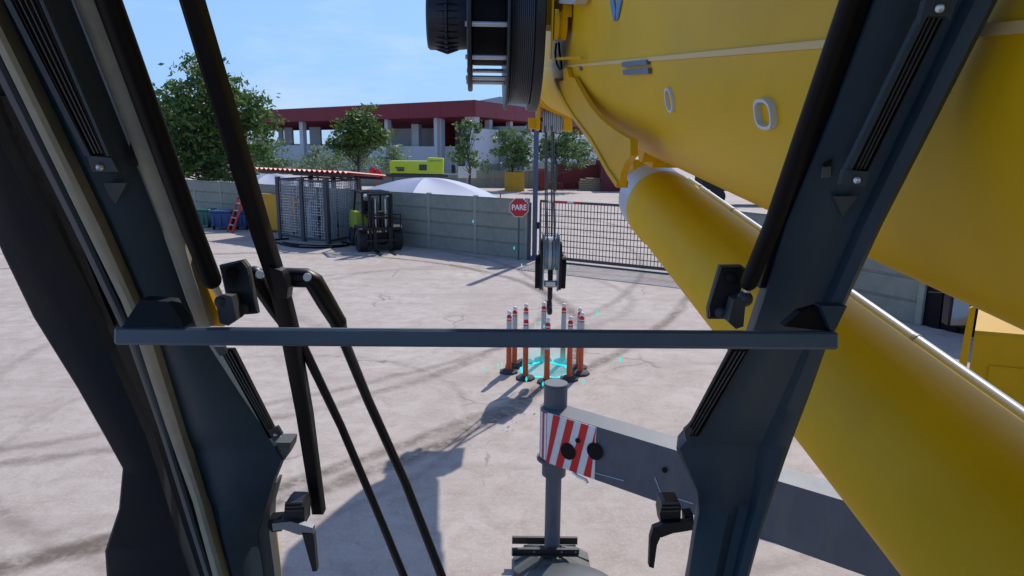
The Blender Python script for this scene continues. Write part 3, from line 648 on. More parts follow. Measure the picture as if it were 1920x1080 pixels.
# yellow cabinet
a = G(489, 433); b = G(561, 440.5); ax_ = (b-a)/np.linalg.norm(b-a); ay_ = np.array([-ax_[1], ax_[0], 0]); wd_ = np.linalg.norm(b-a); z = 1.62
root = empty('steel_cabinet', (a+b)/2, 'ochre yellow steel cabinet standing between the ladder and the cage shed', 'cabinet')
m = MB(); m.box((a+b)/2+ay_*.17+np.array([0, 0, 1.])*(z/2+.04), (wd_, .32, z-.08), ax_, ay_, bev=.012); m.build('body', ochre, root)
for s_k in (.255, .745): m = MB(); m.box(a+ax_*wd_*s_k-ay_*.004+np.array([0, 0, 1.])*(z/2+.04), (wd_*.47, .02, z-.2), ax_, ay_, bev=.004); m.build('door', ochre, root)
m = MB(); m.box((a+b)/2+ay_*.17+np.array([0, 0, 1.])*.03, (wd_-.1, .28, .06), ax_, ay_); m.build('plinth', darkg, root)
def bin_(px0, px1, yb, yt, mt, label, cat='bin'):
    a = G(px0, yb); b = G(px1, yb); b[1] = a[1]; rr = ray((px0+px1)/2, yt); z = CAM[2]+rr[2]/rr[1]*a[1]; w_ = b[0]-a[0]; c = (a+b)/2+np.array([0, .4, 0])
    root = empty('waste_bin', c, label, cat, 'waste bins by the fence')
    m = MB(); vs = []
    for zz, k in ((.10, .82), (z-.12, 1.0)): vs += [(c[0]+sx*w_/2*k*.96, c[1]+sy*.4*k, zz) for sx, sy in ((-1, -1), (1, -1), (1, 1), (-1, 1))]
    m.add(vs, [(0, 1, 2, 3), (4, 5, 6, 7), (0, 1, 5, 4), (1, 2, 6, 5), (2, 3, 7, 6), (3, 0, 4, 7)]); m.build('tub', mt, root)
    for s in (-.3, 0, .3): m = MB(); m.box((c[0]+s*w_, c[1]-.385, z*.5), (.05, .04, z*.6)); m.build('rib', mt, root)
    m = MB(); m.box((c[0], c[1], z-.06), (w_, .86, .09), bev=.03); m.build('lid', mt, root)
    for s in (-1, 1): m = MB(); m.lathe((c[0]+s*w_*.35, c[1]-.34, .09), (1, 0, 0), [(0, 0), (0, .09), (.05, .09), (.05, 0)], 12); m.build('castor', black, root)
bin_(368, 396, 427, 392, bin_g, 'green waste bin beside the fence, left of the two blue bins')
bin_(393, 438, 431, 395, bin_b, 'wide dark blue waste bin against the fence next to the green bin')
bin_(440, 466, 431, 397, bin_b, 'narrow blue waste bin seen through the red ladder')
def ladder():
    f1 = G(436, 437); f2 = G(455, 433); g1 = G(513, 431.5); apex = P(474, 318, 30.2)
    root = empty('step_ladder', f1, 'open orange red step ladder standing near the fence behind the wiper', 'ladder')
    X = np.array([.9, .43, 0])*.0+ (g1-f1); c = X/np.linalg.norm(X); side = np.array([-c[1], c[0], 0])
    for (ft) in (f1, g1-c*.05):
        for s in (0, .62):
            m = MB(); top = np.array([apex[0], apex[1], 2.7])+side*(s*.7+.05); m.span(ft+side*s, top, .09, .05); m.build('rail', ladred, root)
        for k in range(1, 9):
            t = k/9.3; a_ = ft*(1-t)+np.array([apex[0], apex[1], 2.7])*t+side*.02; m = MB(); m.span(a_, a_+side*(.62-.2*t), .08, .035); m.build('rung', ladred if ft is not f1 else greyl, root)
    m = MB(); m.box(np.array([apex[0], apex[1], 2.72])+side*.28, (.3, .5, .05), c, side); m.build('top_cap', ladred, root)
ladder()
for i, (pts, lb) in enumerate((([(560, 462), (520, 457), (512, 452), (545, 449)], 'black hose curling on the ground left of the cage'), ([(525, 459), (560, 465), (610, 466), (645, 463), (655, 459), (640, 456)], 'black hose lying along the front of the cage'), ([(530, 456), (570, 461), (620, 462.5), (648, 460.5)], 'thinner black hose closest to the cage posts'))):
    gp_ = [G(*q) for q in pts]; cp = []
    for j in range(len(gp_)-1):
        p0_ = gp_[max(j-1, 0)]; p1_ = gp_[j]; p2_ = gp_[j+1]; p3_ = gp_[min(j+2, len(gp_)-1)]
        for t in np.linspace(0, 1, 8, endpoint=False): cp.append(.5*((2*p1_)+(-p0_+p2_)*t+(2*p0_-5*p1_+4*p2_-p3_)*t*t+(-p0_+3*p1_-3*p2_+p3_)*t**3)+np.array([0, 0, .04]))
    m = MB(); m.tube(cp, .035 if i < 2 else .025, 8); tag(m.build('ground_hose', black), lb, 'hose', 'hoses on the ground by the cage')

# ------------------------------------------------------------------ forklift (local: x right, -y forward)
def forklift():
    base = G(716, 472); base[2] = 0
    yaw = math.radians(25); X = np.array([math.cos(yaw), math.sin(yaw), 0]); Yv = np.array([-math.sin(yaw), math.cos(yaw), 0]); Z = np.array([0, 0, 1.])
    L_ = lambda x, y, z: base+X*x+Yv*y+Z*z
    root = empty('forklift', base, 'lime and black forklift parked by the concrete fence with its forks lowered', 'forklift')
    bx = lambda nm, c, d, mt, bev=.02: (lambda m: (m.box(L_(*c), d, X, Yv, Z, bev), m.build(nm, mt, root))[1])(MB())
    # wheels
    for x, y, r, w_ in ((-.62, .35, .40, .34), (.62, .35, .40, .34), (-.55, 2.0, .34, .26), (.55, 2.0, .34, .26)):
        m = MB(); m.lathe(L_(x-w_/2, y, r), X, [(0, r*.45), (0, r*.9), (.03, r), (w_-.03, r), (w_, r*.9), (w_, r*.45)], 24)
        for k in range(18):
            an = k*math.tau/18; c = L_(x, y, r)+(Yv*math.cos(an)+Z*math.sin(an))*r; t = -Yv*math.sin(an)+Z*math.cos(an)
            m.box(c, (w_*.9, .04, .035), X*.94+t*.34, t, (Yv*math.cos(an)+Z*math.sin(an)))
        wh = m.build('wheel', tyre, root)
        m = MB(); m.lathe(L_(x-w_/2+.03, y, r), X, [(0, 0), (0, r*.5), (w_-.06, r*.5), (w_-.06, 0)], 18); m.build('rim', darkg, wh)
    # body and counterweight
    def prof(nm, pts, x0, x1, mt):
        m = MB(); m.prism([L_(x0, y, z) for y, z in pts], X*(x1-x0)); return m.build(nm, mt, root)
    prof('chassis', [(.15, .35), (2.3, .35), (2.3, .75), (.8, .75), (.6, .6), (.15, .6)], -.45, .45, darkg)
    prof('counterweight', [(1.5, .32), (2.42, .38), (2.5, .6), (2.45, 1.15), (2.2, 1.3), (1.25, 1.3), (1.2, .8), (1.5, .7)], -.60, .60, limek)
    prof('engine_hood', [(1.2, .75), (1.25, 1.31), (2.15, 1.31), (2.2, .75)], -.42, .42, blackm)
    for s in (-1, 1): prof('fender', [(.0, .82), (.15, .92), (.75, .92), (.95, .6), (1.4, .55), (1.4, .48), (.85, .5), (.65, .84), (.0, .76)], s*.62-.17, s*.62+.17, blackm)
    bx('seat', (0, 1.35, 1.15), (.5, .5, .14), black, .04); bx('seat_back', (0, 1.62, 1.45), (.5, .12, .55), black, .04)
    bx('dashboard', (0, .62, 1.1), (.62, .22, .55), blackm, .03)
    m = MB(); m.tube([L_(0, .72, 1.3), L_(0, .92, 1.5)], .02, 8); m.lathe(L_(0, .92, 1.5), (Yv+Z*.7)/1.2, [(-.01, .15), (.01, .17), (.03, .15)], 18); m.build('steering_wheel', black, root)
    # overhead guard
    for s in (-1, 1):
        m = MB(); m.span(L_(s*.52, .5, .85), L_(s*.47, .78, 2.02), .06, .07, up=Yv); m.build('guard_post', blackm, root)
        m = MB(); m.span(L_(s*.50, 2.1, 1.2), L_(s*.47, 1.85, 2.02), .06, .07, up=Yv); m.build('guard_post', blackm, root)
        m = MB(); m.span(L_(s*.47, .68, 2.04), L_(s*.47, 1.95, 2.04), .07, .07); m.build('guard_rail', blackm, root)
    for k in range(8): m = MB(); y = .70+k*.17; m.span(L_(-.45, y, 2.05), L_(.45, y, 2.05), .05, .04); m.build('guard_slat', blackm, root)
    for s in (-1, 1): m = MB(); m.ball(L_(s*.40, .58, 1.94), .06); m.build('work_light', ballw, root)
    # mast
    for s in (-1, 1):
        m = MB(); m.box(L_(s*.38, .02, 1.08), (.09, .13, 1.95), X, Yv, Z, .01); m.build('mast_channel', blackm, root)
        m = MB(); m.box(L_(s*.28, -.02, 1.02), (.06, .10, 1.8), X, Yv, Z, .01); m.build('inner_channel', blackm, root)
        m = MB(); m.cyl(L_(s*.18, .03, .3), L_(s*.18, .03, 1.85), .03, 10); m.build('lift_ram', steel, root)
        m = MB(); m.cyl(L_(s*.11, -.04, .7), L_(s*.11, -.04, 1.95), .014, 6); m.build('chain', darkg, root)
    for z in (.35, 1.2, 2.02): bx('cross_member', (0, .03, z), (.86, .10, .09), blackm, .01)
    for z in (.42, .82): bx('carriage_bar', (0, -.13, z), (1.18, .05, .10), blackm, .01)
    # load backrest
    for x in (-.66, -.33, 0, .33, .66): m = MB(); m.span(L_(x, -.15, .82), L_(x, -.15, 1.32), .035, .035, up=Yv); m.build('backrest_bar', blackm, root)
    for z in (.86, 1.32): m = MB(); m.span(L_(-.68, -.15, z), L_(.68, -.15, z), .035, .045); m.build('backrest_rail', blackm, root)
    bx('front_plate', (0, -.02, .5), (.6, .05, .4), black, .01)
    for x in (-.26, .26):
        m = MB(); m.prism([L_(x-.05, -.16, .88), L_(x-.05, -.20, .88), L_(x-.05, -.20, .09), L_(x-.05, -1.02, .05), L_(x-.05, -1.02, .035), L_(x-.05, -.16, .04)], X*.10); m.build('fork', blackm, root)
    bx('step', (-.58, .95, .42), (.16, .35, .04), darkg); bx('step', (.58, .95, .42), (.16, .35, .04), darkg)
forklift()

# ------------------------------------------------------------------ bollards, glow
B_PX = [(954, 700), (964.5, 689), (985, 712), (1025, 719), (1067, 713.5), (1088, 703), (1084.5, 692), (1055, 681), (1018, 678), (985, 682)]
ang_names = ['orange delineator post at the left end of the ring, front one of its pair', 'orange delineator post at the left end of the ring, rear one of its pair', 'front left orange delineator post, between the left pair and the front middle one', 'front middle orange delineator post, directly above the outrigger jack', 'front right orange delineator post, next right of the front middle one', 'orange delineator post at the right end of the ring, front one of its pair', 'orange delineator post at the right end of the ring, rear one of its pair', 'rear right orange delineator post, right of the hanging hook', 'rear middle orange delineator post, directly behind the hook', 'rear left orange delineator post, between the left pair and the rear middle one']
def lat(prof, mt, name, parent=None, n=14, ax=(0, 0, 1), c=(0, 0, 0), smooth=True):
    m = MB(); m.lathe(c, ax, prof, n, smooth); return m.build(name, mt, parent)
bol = empty('delineator_post', (0, 0, 0), '', 'post', 'orange posts standing in a ring under the hook')
lat([(0, 0), (0, .155), (.03, .155), (.045, .125), (.06, .06), (.06, 0)], rubb, 'rubber_base', bol, 8, smooth=False)
lat([(.055, .0), (.055, .046), (.55, .042), (.55, 0)], orange, 'lower_post', bol)
lat([(.551, 0), (.551, .044), (.88, .043), (.88, 0)], postw, 'reflective_sleeve', bol)
lat([(.881, 0), (.881, .041), (.905, .041), (.905, 0)], orange, 'neck_band', bol)
lat([(.906, 0), (.906, .044), (.922, .044), (.922, 0)], ballw, 'white_band', bol)
lat([(.923, 0), (.923, .042), (.958, .040), (.975, .02), (.975, 0)], red, 'top_cap', bol)
m = MB(); m.ball((0, 0, 1.01), .038, 14, 10); m.build('ball_knob', ballw, bol)
for i, (x, y) in enumerate(B_PX):
    g = G(x, y-2); o = bol if i == 0 else copy_tree(bol)
    o.location = (g[0], g[1], 0); o.rotation_euler.z = random.uniform(0, 3); o['label'] = ang_names[i]
rc = np.mean([G(x, y-2)[:2] for x, y in B_PX], axis=0)
m = MB(); n = 72; Rr = .40; vs = []
for k in range(n):
    a_ = math.tau*k/n; rr = Rr+.012*math.sin(5*a_)+.01*math.sin(11*a_+1); w_ = .018+.012*math.sin(3*a_+.7)**2+.008*random.random()
    vs += [(rc[0]+math.cos(a_)*(rr-w_), rc[1]+math.sin(a_)*(rr-w_), .005), (rc[0]+math.cos(a_)*(rr+w_), rc[1]+math.sin(a_)*(rr+w_), .005), (rc[0]+math.cos(a_)*(rr+w_*.4), rc[1]+math.sin(a_)*(rr+w_*.4), .02), (rc[0]+math.cos(a_)*(rr-w_*.4), rc[1]+math.sin(a_)*(rr-w_*.4), .02)]
m.add(vs, [(4*k+j, 4*((k+1) % n)+j, 4*((k+1) % n)+(j+1) % 4, 4*k+(j+1) % 4) for k in range(n) for j in range(4)])
tag(m.build('glowing_ring', glow), 'glowing cyan ring on the ground inside the circle of orange posts', 'light ring')
# soft column of light standing in the ring
ms = bpy.data.materials.new('cyan_light_column'); ms.use_nodes = True; t = ms.node_tree; t.nodes.clear()
o_ = t.nodes.new('ShaderNodeOutputMaterial'); em = t.nodes.new('ShaderNodeEmission'); tr = t.nodes.new('ShaderNodeBsdfTransparent'); mxs = t.nodes.new('ShaderNodeMixShader')
em.inputs[0].default_value = (.08, .85, 1, 1); em.inputs[1].default_value = 1.0
ge = t.nodes.new('ShaderNodeNewGeometry'); sp = t.nodes.new('ShaderNodeSeparateXYZ'); mr = t.nodes.new('ShaderNodeMapRange'); mr.inputs[1].default_value = 0; mr.inputs[2].default_value = .42; mr.inputs[3].default_value = .34; mr.inputs[4].default_value = 0
t.links.new(ge.outputs['Position'], sp.inputs[0]); t.links.new(sp.outputs[2], mr.inputs[0]); t.links.new(mr.outputs[0], mxs.inputs[0]); t.links.new(tr.outputs[0], mxs.inputs[1]); t.links.new(em.outputs[0], mxs.inputs[2]); t.links.new(mxs.outputs[0], o_.inputs[0])
m = MB(); nn = 48; m.add([(rc[0]+math.cos(math.tau*k/nn)*.385, rc[1]+math.sin(math.tau*k/nn)*.385, z) for z in (.025, .42) for k in range(nn)], [(k, (k+1) % nn, (k+1) % nn+nn, k+nn) for k in range(nn)], True)
tag(m.build('light_column', ms), 'faint cyan wall of light rising from the glowing ring', 'light')
SPK = [(887, 415), (978, 497), (964, 465), (1013, 605), (1020, 612), (1120, 587), (1163, 674), (908, 690), (934, 684), (1094, 716), (1018, 720), (987, 711), (1004, 632), (1008, 660), (1065, 500), (941, 682), (1004, 610)]
SPL = ['tiny cyan spark before the concrete fence right of the forklift', 'cyan spark beside the foot of the stop sign pole', 'cyan spark near the stop sign pole, the upper one', 'cyan spark just left of the hook tip', 'cyan spark on the front middle orange post top', 'pale cyan spark right of the ring above the grab bar', 'cyan spark far right of the ring below the grab bar', 'leftmost cyan spark below the grab bar', 'small cyan spark left of the left pair of posts', 'cyan spark right of the front right post base', 'long cyan spark above the outrigger jack top', 'cyan spark on the base of the front left post', 'upper cyan spark inside the ring below the grab bar', 'lower cyan spark inside the ring left of its middle', 'cyan spark right of the hook block before the mesh gate', 'cyan spark just before the base of the left pair of posts', 'cyan spark above the grab bar between the front left and middle posts']
for i, (x, y) in enumerate(SPK):
    d = 9.6 if y > 550 else 10.6
    q = P(x, y, d); s = .028 if i in (5, 6, 9, 10, 11, 12) else .017; m = MB()
    m.add([q+np.array([0, 0, s*1.7]), q+np.array([s*.6, 0, 0]), q+np.array([0, s*.6, 0]), q+np.array([-s*.6, 0, 0]), q+np.array([0, -s*.6, 0]), q-np.array([0, 0, s*1.7])], [(0, 1, 2), (0, 2, 3), (0, 3, 4), (0, 4, 1), (5, 2, 1), (5, 3, 2), (5, 4, 3), (5, 1, 4)])
    tag(m.build('glow_spark', glow2), SPL[i], 'spark', 'cyan sparks around the glowing ring')

# ------------------------------------------------------------------ the crane
crane = empty('mobile_crane', (0, 0, 0), 'large yellow mobile crane seen from inside its cab, with boom, lift cylinder and outrigger', 'crane')
Z3 = np.array([0, 0, 1.])
def frame(px, py):
    u = ray(px, py); u = u/np.linalg.norm(u); s = np.cross(u, Z3); s /= np.linalg.norm(s); return u, s, np.cross(s, u)
bu, bs, bw = frame(896, 139)
def BL(a, b, c): return CAM+bu*a+bs*b+bw*c
# boom section profile (lateral b, vertical c)
BX0, BX1, BCX, BA, BH = .70, 1.60, 1.15, .45, .534
def boom_prof(k=1.0, top=1.30):
    pts = [(BCX-BA*k, .07)]
    for i in range(1, 28):
        t = math.pi*i/28; pts.append((BCX-BA*k*math.cos(t), .07-BH*k*math.sin(t)))
    pts += [(BCX+BA*k, .07), (BCX+BA*k, top-.12), (BCX+BA*k-.1, top), (BCX-BA*k+.1, top), (BCX-BA*k, top-.12)]
    return pts
def loft(prof, a0, a1, nm, mt, parent, L_=BL, seg=1):
    m = MB(); n = len(prof); vs = [L_(a0+(a1-a0)*j/seg, b, c) for j in range(seg+1) for b, c in prof]
    m.add(vs, [(j*n+i, j*n+(i+1) % n, (j+1)*n+(i+1) % n, (j+1)*n+i) for j in range(seg) for i in range(n)], True)
    m.add(vs[:n], [tuple(range(n))]); m.add(vs[-n:], [tuple(range(n))]); return m.build(nm, mt, parent)
boom = loft(boom_prof(), -2.5, 9.7, 'boom', yellow, crane, seg=1)
boom['label'] = 'huge yellow telescopic boom with rounded underside'
def seg_face(nm, mt, a0, a1, b0, b1, c0, c1):
    m = MB(); vs = [BL(a, b, c) for c in (c0, c1) for b in (b0, b1) for a in (a0, a1)]
    m.add(vs, [(0, 1, 3, 2), (4, 6, 7, 5), (0, 4, 5, 1), (2, 3, 7, 6), (0, 2, 6, 4), (1, 5, 7, 3)]); return m.build(nm, mt, boom)
seg_face('weld_strip', creasem, -2.4, 9.3, .692, .702, .060, .076)
loft(boom_prof(.93, 1.2), 9.7, 10.9, 'inner_section', yellow2, boom)  # lengthened, mostly hidden, so the boom shadow runs on to the head
# joint collar plates around the front end
loft([(b+(b-BCX)*.03, c+(c-.4)*.025) for b, c in boom_prof()], 9.15, 9.35, 'end_collar', yellow2, boom)
def onboom(px, py, dr=0):
    """point of the left flank (or curved belly) seen at this pixel"""
    d = ray(px, py)
    k = (BX0-dr)/(d@bs); q = d*k
    if q@bw > .07: return CAM+q, -bs
    for k in np.linspace(.3, 14, 6000):
        q = d*k; b, c = q@bs, q@bw
        if ((b-BCX)/(BA+dr))**2+((c-.07)/(BH+dr))**2 < 1: 
            n_ = bs*((b-BCX)/BA**2)+bw*((c-.07)/BH**2); return CAM+q, n_/np.linalg.norm(n_)
    return CAM+d*3, -bs
def decal(px_pts, nm, mt, th=.006):
    m = MB(); q = [onboom(x, y, .004) for x, y in px_pts]; n_ = q[0][1]; m.prism([p for p, _ in q], n_*th); return m.build(nm, mt, boom)
decal([(1170, 117), (1217, 112), (1218, 121), (1171, 126)], 'nameplate_slot', slotm, .012)
decal([(1172, 131), (1220, 127), (1221, 138), (1173, 140)], 'nameplate_slot', slotm, .012)
decal([(1145, 0), (1152, 0), (1156, 22), (1153, 40), (1150, 30)], 'blue_mark', bluep)
decal([(1158, 0), (1167, 0), (1160, 34), (1157, 40), (1157, 22)], 'blue_mark', bluep)
def ring(px, py, rx, ry, nm, mt, wd=.012, d=.03):
    c, n_ = onboom(px, py, .0); t1 = bu-n_*(bu@n_); t1 /= np.linalg.norm(t1); t2 = np.cross(n_, t1); m = MB(); n = 40; vs = []
    for k in range(n):
        a_ = math.tau*k/n; ca, sa = math.cos(a_), math.sin(a_); ex = .7
        ux = abs(ca)**ex*np.sign(ca) if ry != rx else ca; uy = abs(sa)**ex*np.sign(sa) if ry != rx else sa
        for rr, hh in ((0, 0), (0, d), (-wd, d), (-wd, -.0)): vs.append(c+t1*ux*(rx+rr)+t2*uy*(ry+rr)+n_*hh)
    m.add(vs, [(4*k+j, 4*((k+1) % n)+j, 4*((k+1) % n)+(j+1) % 4, 4*k+(j+1) % 4) for k in range(n) for j in range(4)], True)
    r_ = m.build(nm, mt, boom); m = MB(); m.lathe(c+n_*.002, n_, [(0, 0), (0, max(rx, ry)*.8), (.004, max(rx, ry)*.8), (.004, 0)], 24)
    return r_
ring(1258, 187, .046, .046, 'inspection_ring', ringw, .008, .012)
ring(1440, 212, .052, .038, 'inspection_port', ringw, .008, .016)
decal([(1087, 124), (1090, 124), (1092, 132), (1088, 133)], 'small_plate', slotm)
# a faint plate seam along the flank
0 and seg_face('plate_seam', mat('seam_dark', (.30, .17, .004), .6), -2.4, 3.0, .6935, .6995, -.001, .003)
# keel bracket below the boom carrying the cylinder head
KB0, KB1 = 1.13, 1.42
def onplane(px, py, b):
    d = ray(px, py); k = b/(d@bs); q = d*k; return q@bu, q@bw
KS = .665
lowe = [onplane(x, y, KS) for x, y in ((1042, 153), (1050, 174), (1062, 199), (1076, 222), (1092, 244), (1109, 267), (1125, 295), (1142, 326), (1160, 352))]
uppe = [onplane(x, y, KS) for x, y in ((1165, 322), (1172, 305), (1182, 292), (1182, 262), (1165, 252), (1147, 240), (1125, 222), (1106, 199), (1090, 172), (1076, 145), (1067, 145), (1063, 128), (1055, 128), (1057, 151))]
m = MB(); m.prism([BL(a, KS, c) for a, c in lowe+uppe], bs*.033); m.build('keel_bracket', yellow2, boom)
m = MB(); vs = []
for a, c in lowe: vs += [BL(a, KS-.012, c+.028), BL(a, KS-.012, c), BL(a, KS+.045, c), BL(a, KS+.045, c+.028)]
m.add(vs, [(4*i+j, 4*(i+1)+j, 4*(i+1)+(j+1) % 4, 4*i+(j+1) % 4) for i in range(len(lowe)-1) for j in range(4)]+[(0, 1, 2, 3), (4*len(lowe)-1, 4*len(lowe)-2, 4*len(lowe)-3, 4*len(lowe)-4)]); m.build('keel_flange', yellow2, boom)
KB0 = 1.0
a_, c_ = onplane(1208, 282, KB0)
m = MB(); m.lathe(BL(a_, KB0-.02, c_+.02), bs, [(0, 0), (0, .09), (.38, .09), (.38, 0)], 20); m.build('pivot_lug', yellow2, boom)
m = MB(); m.prism([BL(a_-.10, KB0+.05, c_+.1), BL(a_+.25, KB0+.05, c_+.1), BL(a_+.2, KB0+.05, c_-.10), BL(a_-.02, KB0+.05, c_-.10)], bs*.22); m.build('pivot_plate', yellow2, boom)
# boom head with sheaves
hd = 10.45
def HD(px, py, dd=0): return P(px, py, hd+dd)
for nm, pts, th, dd in (('cheek_plate', [(1006, 196), (1013, 196), (1013, 243), (1006, 243)], .5, 0), ('cheek_plate', [(1056, 205), (1072, 216), (1074, 246), (1057, 244)], .5, 0), ('head_arch', [(1008, 150), (1020, 178), (1040, 197), (1066, 212), (1066, 222), (1040, 212), (1012, 200), (1006, 197)], .6, -.05),
                         ('side_block', [(986, 193), (1000, 193), (1000, 204), (986, 204)], .3, .1), ('side_block', [(991, 221), (1006, 221), (1006, 241), (991, 241)], .3, .1)):
    m = MB(); m.prism([HD(x, y, dd) for x, y in pts], (0, th, 0)); m.build(nm, yellow2, boom)
shc = HD(1035, 224, .25); n_sh = 5
for i in range(n_sh):
    c = shc+Rt*((i-2)*.064); m = MB(); m.lathe(c-Rt*.027, Rt, [(0, .03), (0, .205), (.012, .205), (.027, .165), (.042, .205), (.054, .205), (.054, .03)], 36); m.build('sheave', mat('sheave_pale', (.42, .49, .58), .4), boom)
m = MB(); m.cyl(shc-Rt*.25, shc+Rt*.25, .035, 12); m.build('sheave_pin', darkg, boom)
# top corner fittings near the head
m = MB(); m.lathe(BL(5.4, .57, .36), bs, [(0, 0), (0, .11), (.03, .112), (.035, .095), (.05, .095), (.055, .112), (.09, .11), (.09, 0)], 32); m.build('guide_pulley', yellow2, boom)
m = MB(); m.span(BL(5.38, .555, .75), BL(5.38, .555, .12), .012, .035, up=bu); m.span(BL(5.38, .60, .12), BL(4.5, .66, .11), .02, .018); m.build('guide_bracket', yellow2, boom)
m = MB(); PLp = lambda x, y, b=.66: (lambda ac: BL(ac[0], b, ac[1]))(onplane(x, y, b))
for pts in ([(1043, 82), (1041, 100), (1044, 120), (1050, 130), (1053, 128)], [(1048, 80), (1049, 98), (1053, 124), (1053, 128)]): m.tube([PLp(*q) for q in pts], .009, 8)
m.build('cable_loop', black, boom)
m = MB(); m.prism([PLp(*q, .60) for q in ((1046, -4), (1082, -4), (1074, 8), (1045, 6))], bs*.08); m.build('cable_tray', greyl, boom)
m = MB(); m.prism([PLp(*q, .63) for q in ((1040, 0), (1057, 0), (1057, 32), (1040, 28))], bs*.06); m.build('head_gusset', yellow2, boom)

# cable reel on the left flank
def reel():
    A0 = 6.1; c0 = BL(A0, 0, .43); Lx = lambda b: c0+bs*b
    def disc(nm, b0, b1, r, mt, parent, n=64, r0=0): m = MB(); m.lathe(Lx(b0), bs, [(0, r0), (0, r-.01), (.008, r), (b1-b0-.008, r), (b1-b0, r-.01), (b1-b0, r0)], n); return m.build(nm, mt, parent)
    r = disc('cable_reel', -.085, -.045, .575, reelm, crane); r['label'] = 'black ribbed cable reel mounted on the left flank of the boom'
    disc('mid_flange', .225, .25, .73, reelm, r); disc('end_flange', .435, .51, .735, reelm, r)
    disc('drum_core', -.045, .225, .36, black, r); disc('drum', .25, .435, .6, reelm, r)
    for k in range(12):
        m = MB(); n = 56; rc_ = .665; q = [Lx(.263+k*.0148)+(bu*math.cos(math.tau*i/n)+bw*math.sin(math.tau*i/n))*rc_ for i in range(n+1)]; m.tube(q, .0085, 6, cap=False); m.build('cable_turn', mat('cable_sheath', (.02, .03, .045), .35), r)
    for k in range(12):
        an = math.tau*k/12+.12; p_ = (bu*math.cos(an)+bw*math.sin(an))*.50; m = MB(); m.cyl(Lx(-.05)+p_, Lx(.23)+p_, .020, 10); m.build('spacer_rod', steel, r)
        m = MB(); m.cyl(Lx(-.10)+p_, Lx(-.08)+p_, .02, 6); m.build('bolt', greyl, r)
    h = MB(); h.lathe(Lx(-.42), bs, [(0, 0), (0, .225), (.015, .24), (.14, .245), (.15, .262), (.17, .262), (.18, .245), (.335, .23), (.335, 0)], 44); h.build('motor_housing', reelm, r)
    for k in range(28):
        an = math.tau*k/28; e = bu*math.cos(an)+bw*math.sin(an); t = -bu*math.sin(an)+bw*math.cos(an)
        m = MB(); m.prism([Lx(-.36)+e*.24-t*.004, Lx(-.265)+e*.272-t*.004, Lx(-.25)+e*.272-t*.004, Lx(-.16)+e*.24-t*.004], t*.008); m.build('cooling_fin', reelm, r)
    m = MB(); m.span(Lx(.51)+bw*.05, Lx(.72)+bw*.05, .3, .2); m.build('mount_bracket', yellow2, r)
reel()

# lift cylinder
cu_, cs_, cw_ = frame(913, 70)
CYX, CYZ, CYR, CYE = 1.15, -1.025, .228, 4.62
def CLc(a, b, c): return CAM+cu_*a+cs_*b+cw_*c
m = MB(); m.lathe(CLc(-2.2, CYX, CYZ), cu_, [(0, 0), (0, CYR), (CYE+2.2-.56, CYR), (CYE+2.2-.545, CYR+.010), (CYE+2.2-.34, CYR+.012), (CYE+2.2-.32, CYR-.004), (CYE+2.2-.32, 0)], 96)
cyl = m.build('lift_cylinder', yellow, crane); cyl['label'] = 'thick yellow hydraulic lift cylinder under the boom'
m = MB(); m.lathe(CLc(CYE-.32, CYX, CYZ), cu_, [(0, 0), (0, CYR+.008), (.27, CYR+.008), (.29, CYR-.01), (.34, CYR-.03), (.34, 0)], 72); m.build('end_ring', mat('pale_blue_ring', (.50, .58, .68), .4), cyl)
m = MB(); m.cyl(CLc(CYE+.08, CYX, CYZ), CLc(CYE+.45, CYX, CYZ), .11, 32); m.build('piston_rod', chrome, cyl)
m = MB(); m.lathe(CLc(CYE+.50, CYX-.05, CYZ+.05), cs_, [(0, 0), (0, .12), (.22, .12), (.22, 0)], 28); m.build('rod_eye', yellow2, cyl)
m = MB(); m.cyl(CLc(-2, 1.332, -.860), CLc(4.35, 1.332, -.860), .019, 16); m.build('hydraulic_pipe', chrome, cyl)
for a_ in (1.85, 2.35, 2.85, 3.5, 4.1):
    m = MB(); m.tube([CLc(a_, 1.332, -.860), CLc(a_+.015, 1.332, -.860)], .0215, 14); m.span(CLc(a_+.01, 1.31, -.872), CLc(a_+.01, 1.345, -.85), .02, .012); m.build('pipe_clip', mat('clip_grey', (.2, .22, .25), .5), cyl)

def patch(pts_l, pts_r, nm, mt, th=.03, sub=6, cols=4):
    # plate hugging the boom flank between two edge lines
    def lerp(pl, n):
        out = []
        for i in range(len(pl)-1):
            for k in range(n): t = k/n; out.append((pl[i][0]*(1-t)+pl[i+1][0]*t, pl[i][1]*(1-t)+pl[i+1][1]*t))
        return out+[pl[-1]]
    A_, B_ = lerp(pts_l, sub), lerp(pts_r, sub); vs = []; w_ = cols+1
    for (xa, ya), (xb, yb) in zip(A_, B_):
        q = [onboom(xa+(xb-xa)*j/cols, ya+(yb-ya)*j/cols) for j in range(w_)]
        vs += [p+n_*th for p, n_ in q]+[p-n_*.01 for p, n_ in q[::-1]]
    n = 2*w_; m = MB(); m.add(vs, [(i*n+j, i*n+(j+1) % n, (i+1)*n+(j+1) % n, (i+1)*n+j) for i in range(len(A_)-1) for j in range(n)]+[tuple(range(n)), tuple(range(len(vs)-n, len(vs)))]); return m.build(nm, mt, boom)
0 and patch([(1043, 153), (1058, 178), (1072, 200)], [(1077, 145), (1090, 168), (1101, 190)], 'collar_plate', yellow2, .06)
0 and patch([(1055, 128), (1058, 150)], [(1064, 130), (1070, 148)], 'collar_lug', yellow2, .02, 3, 2)
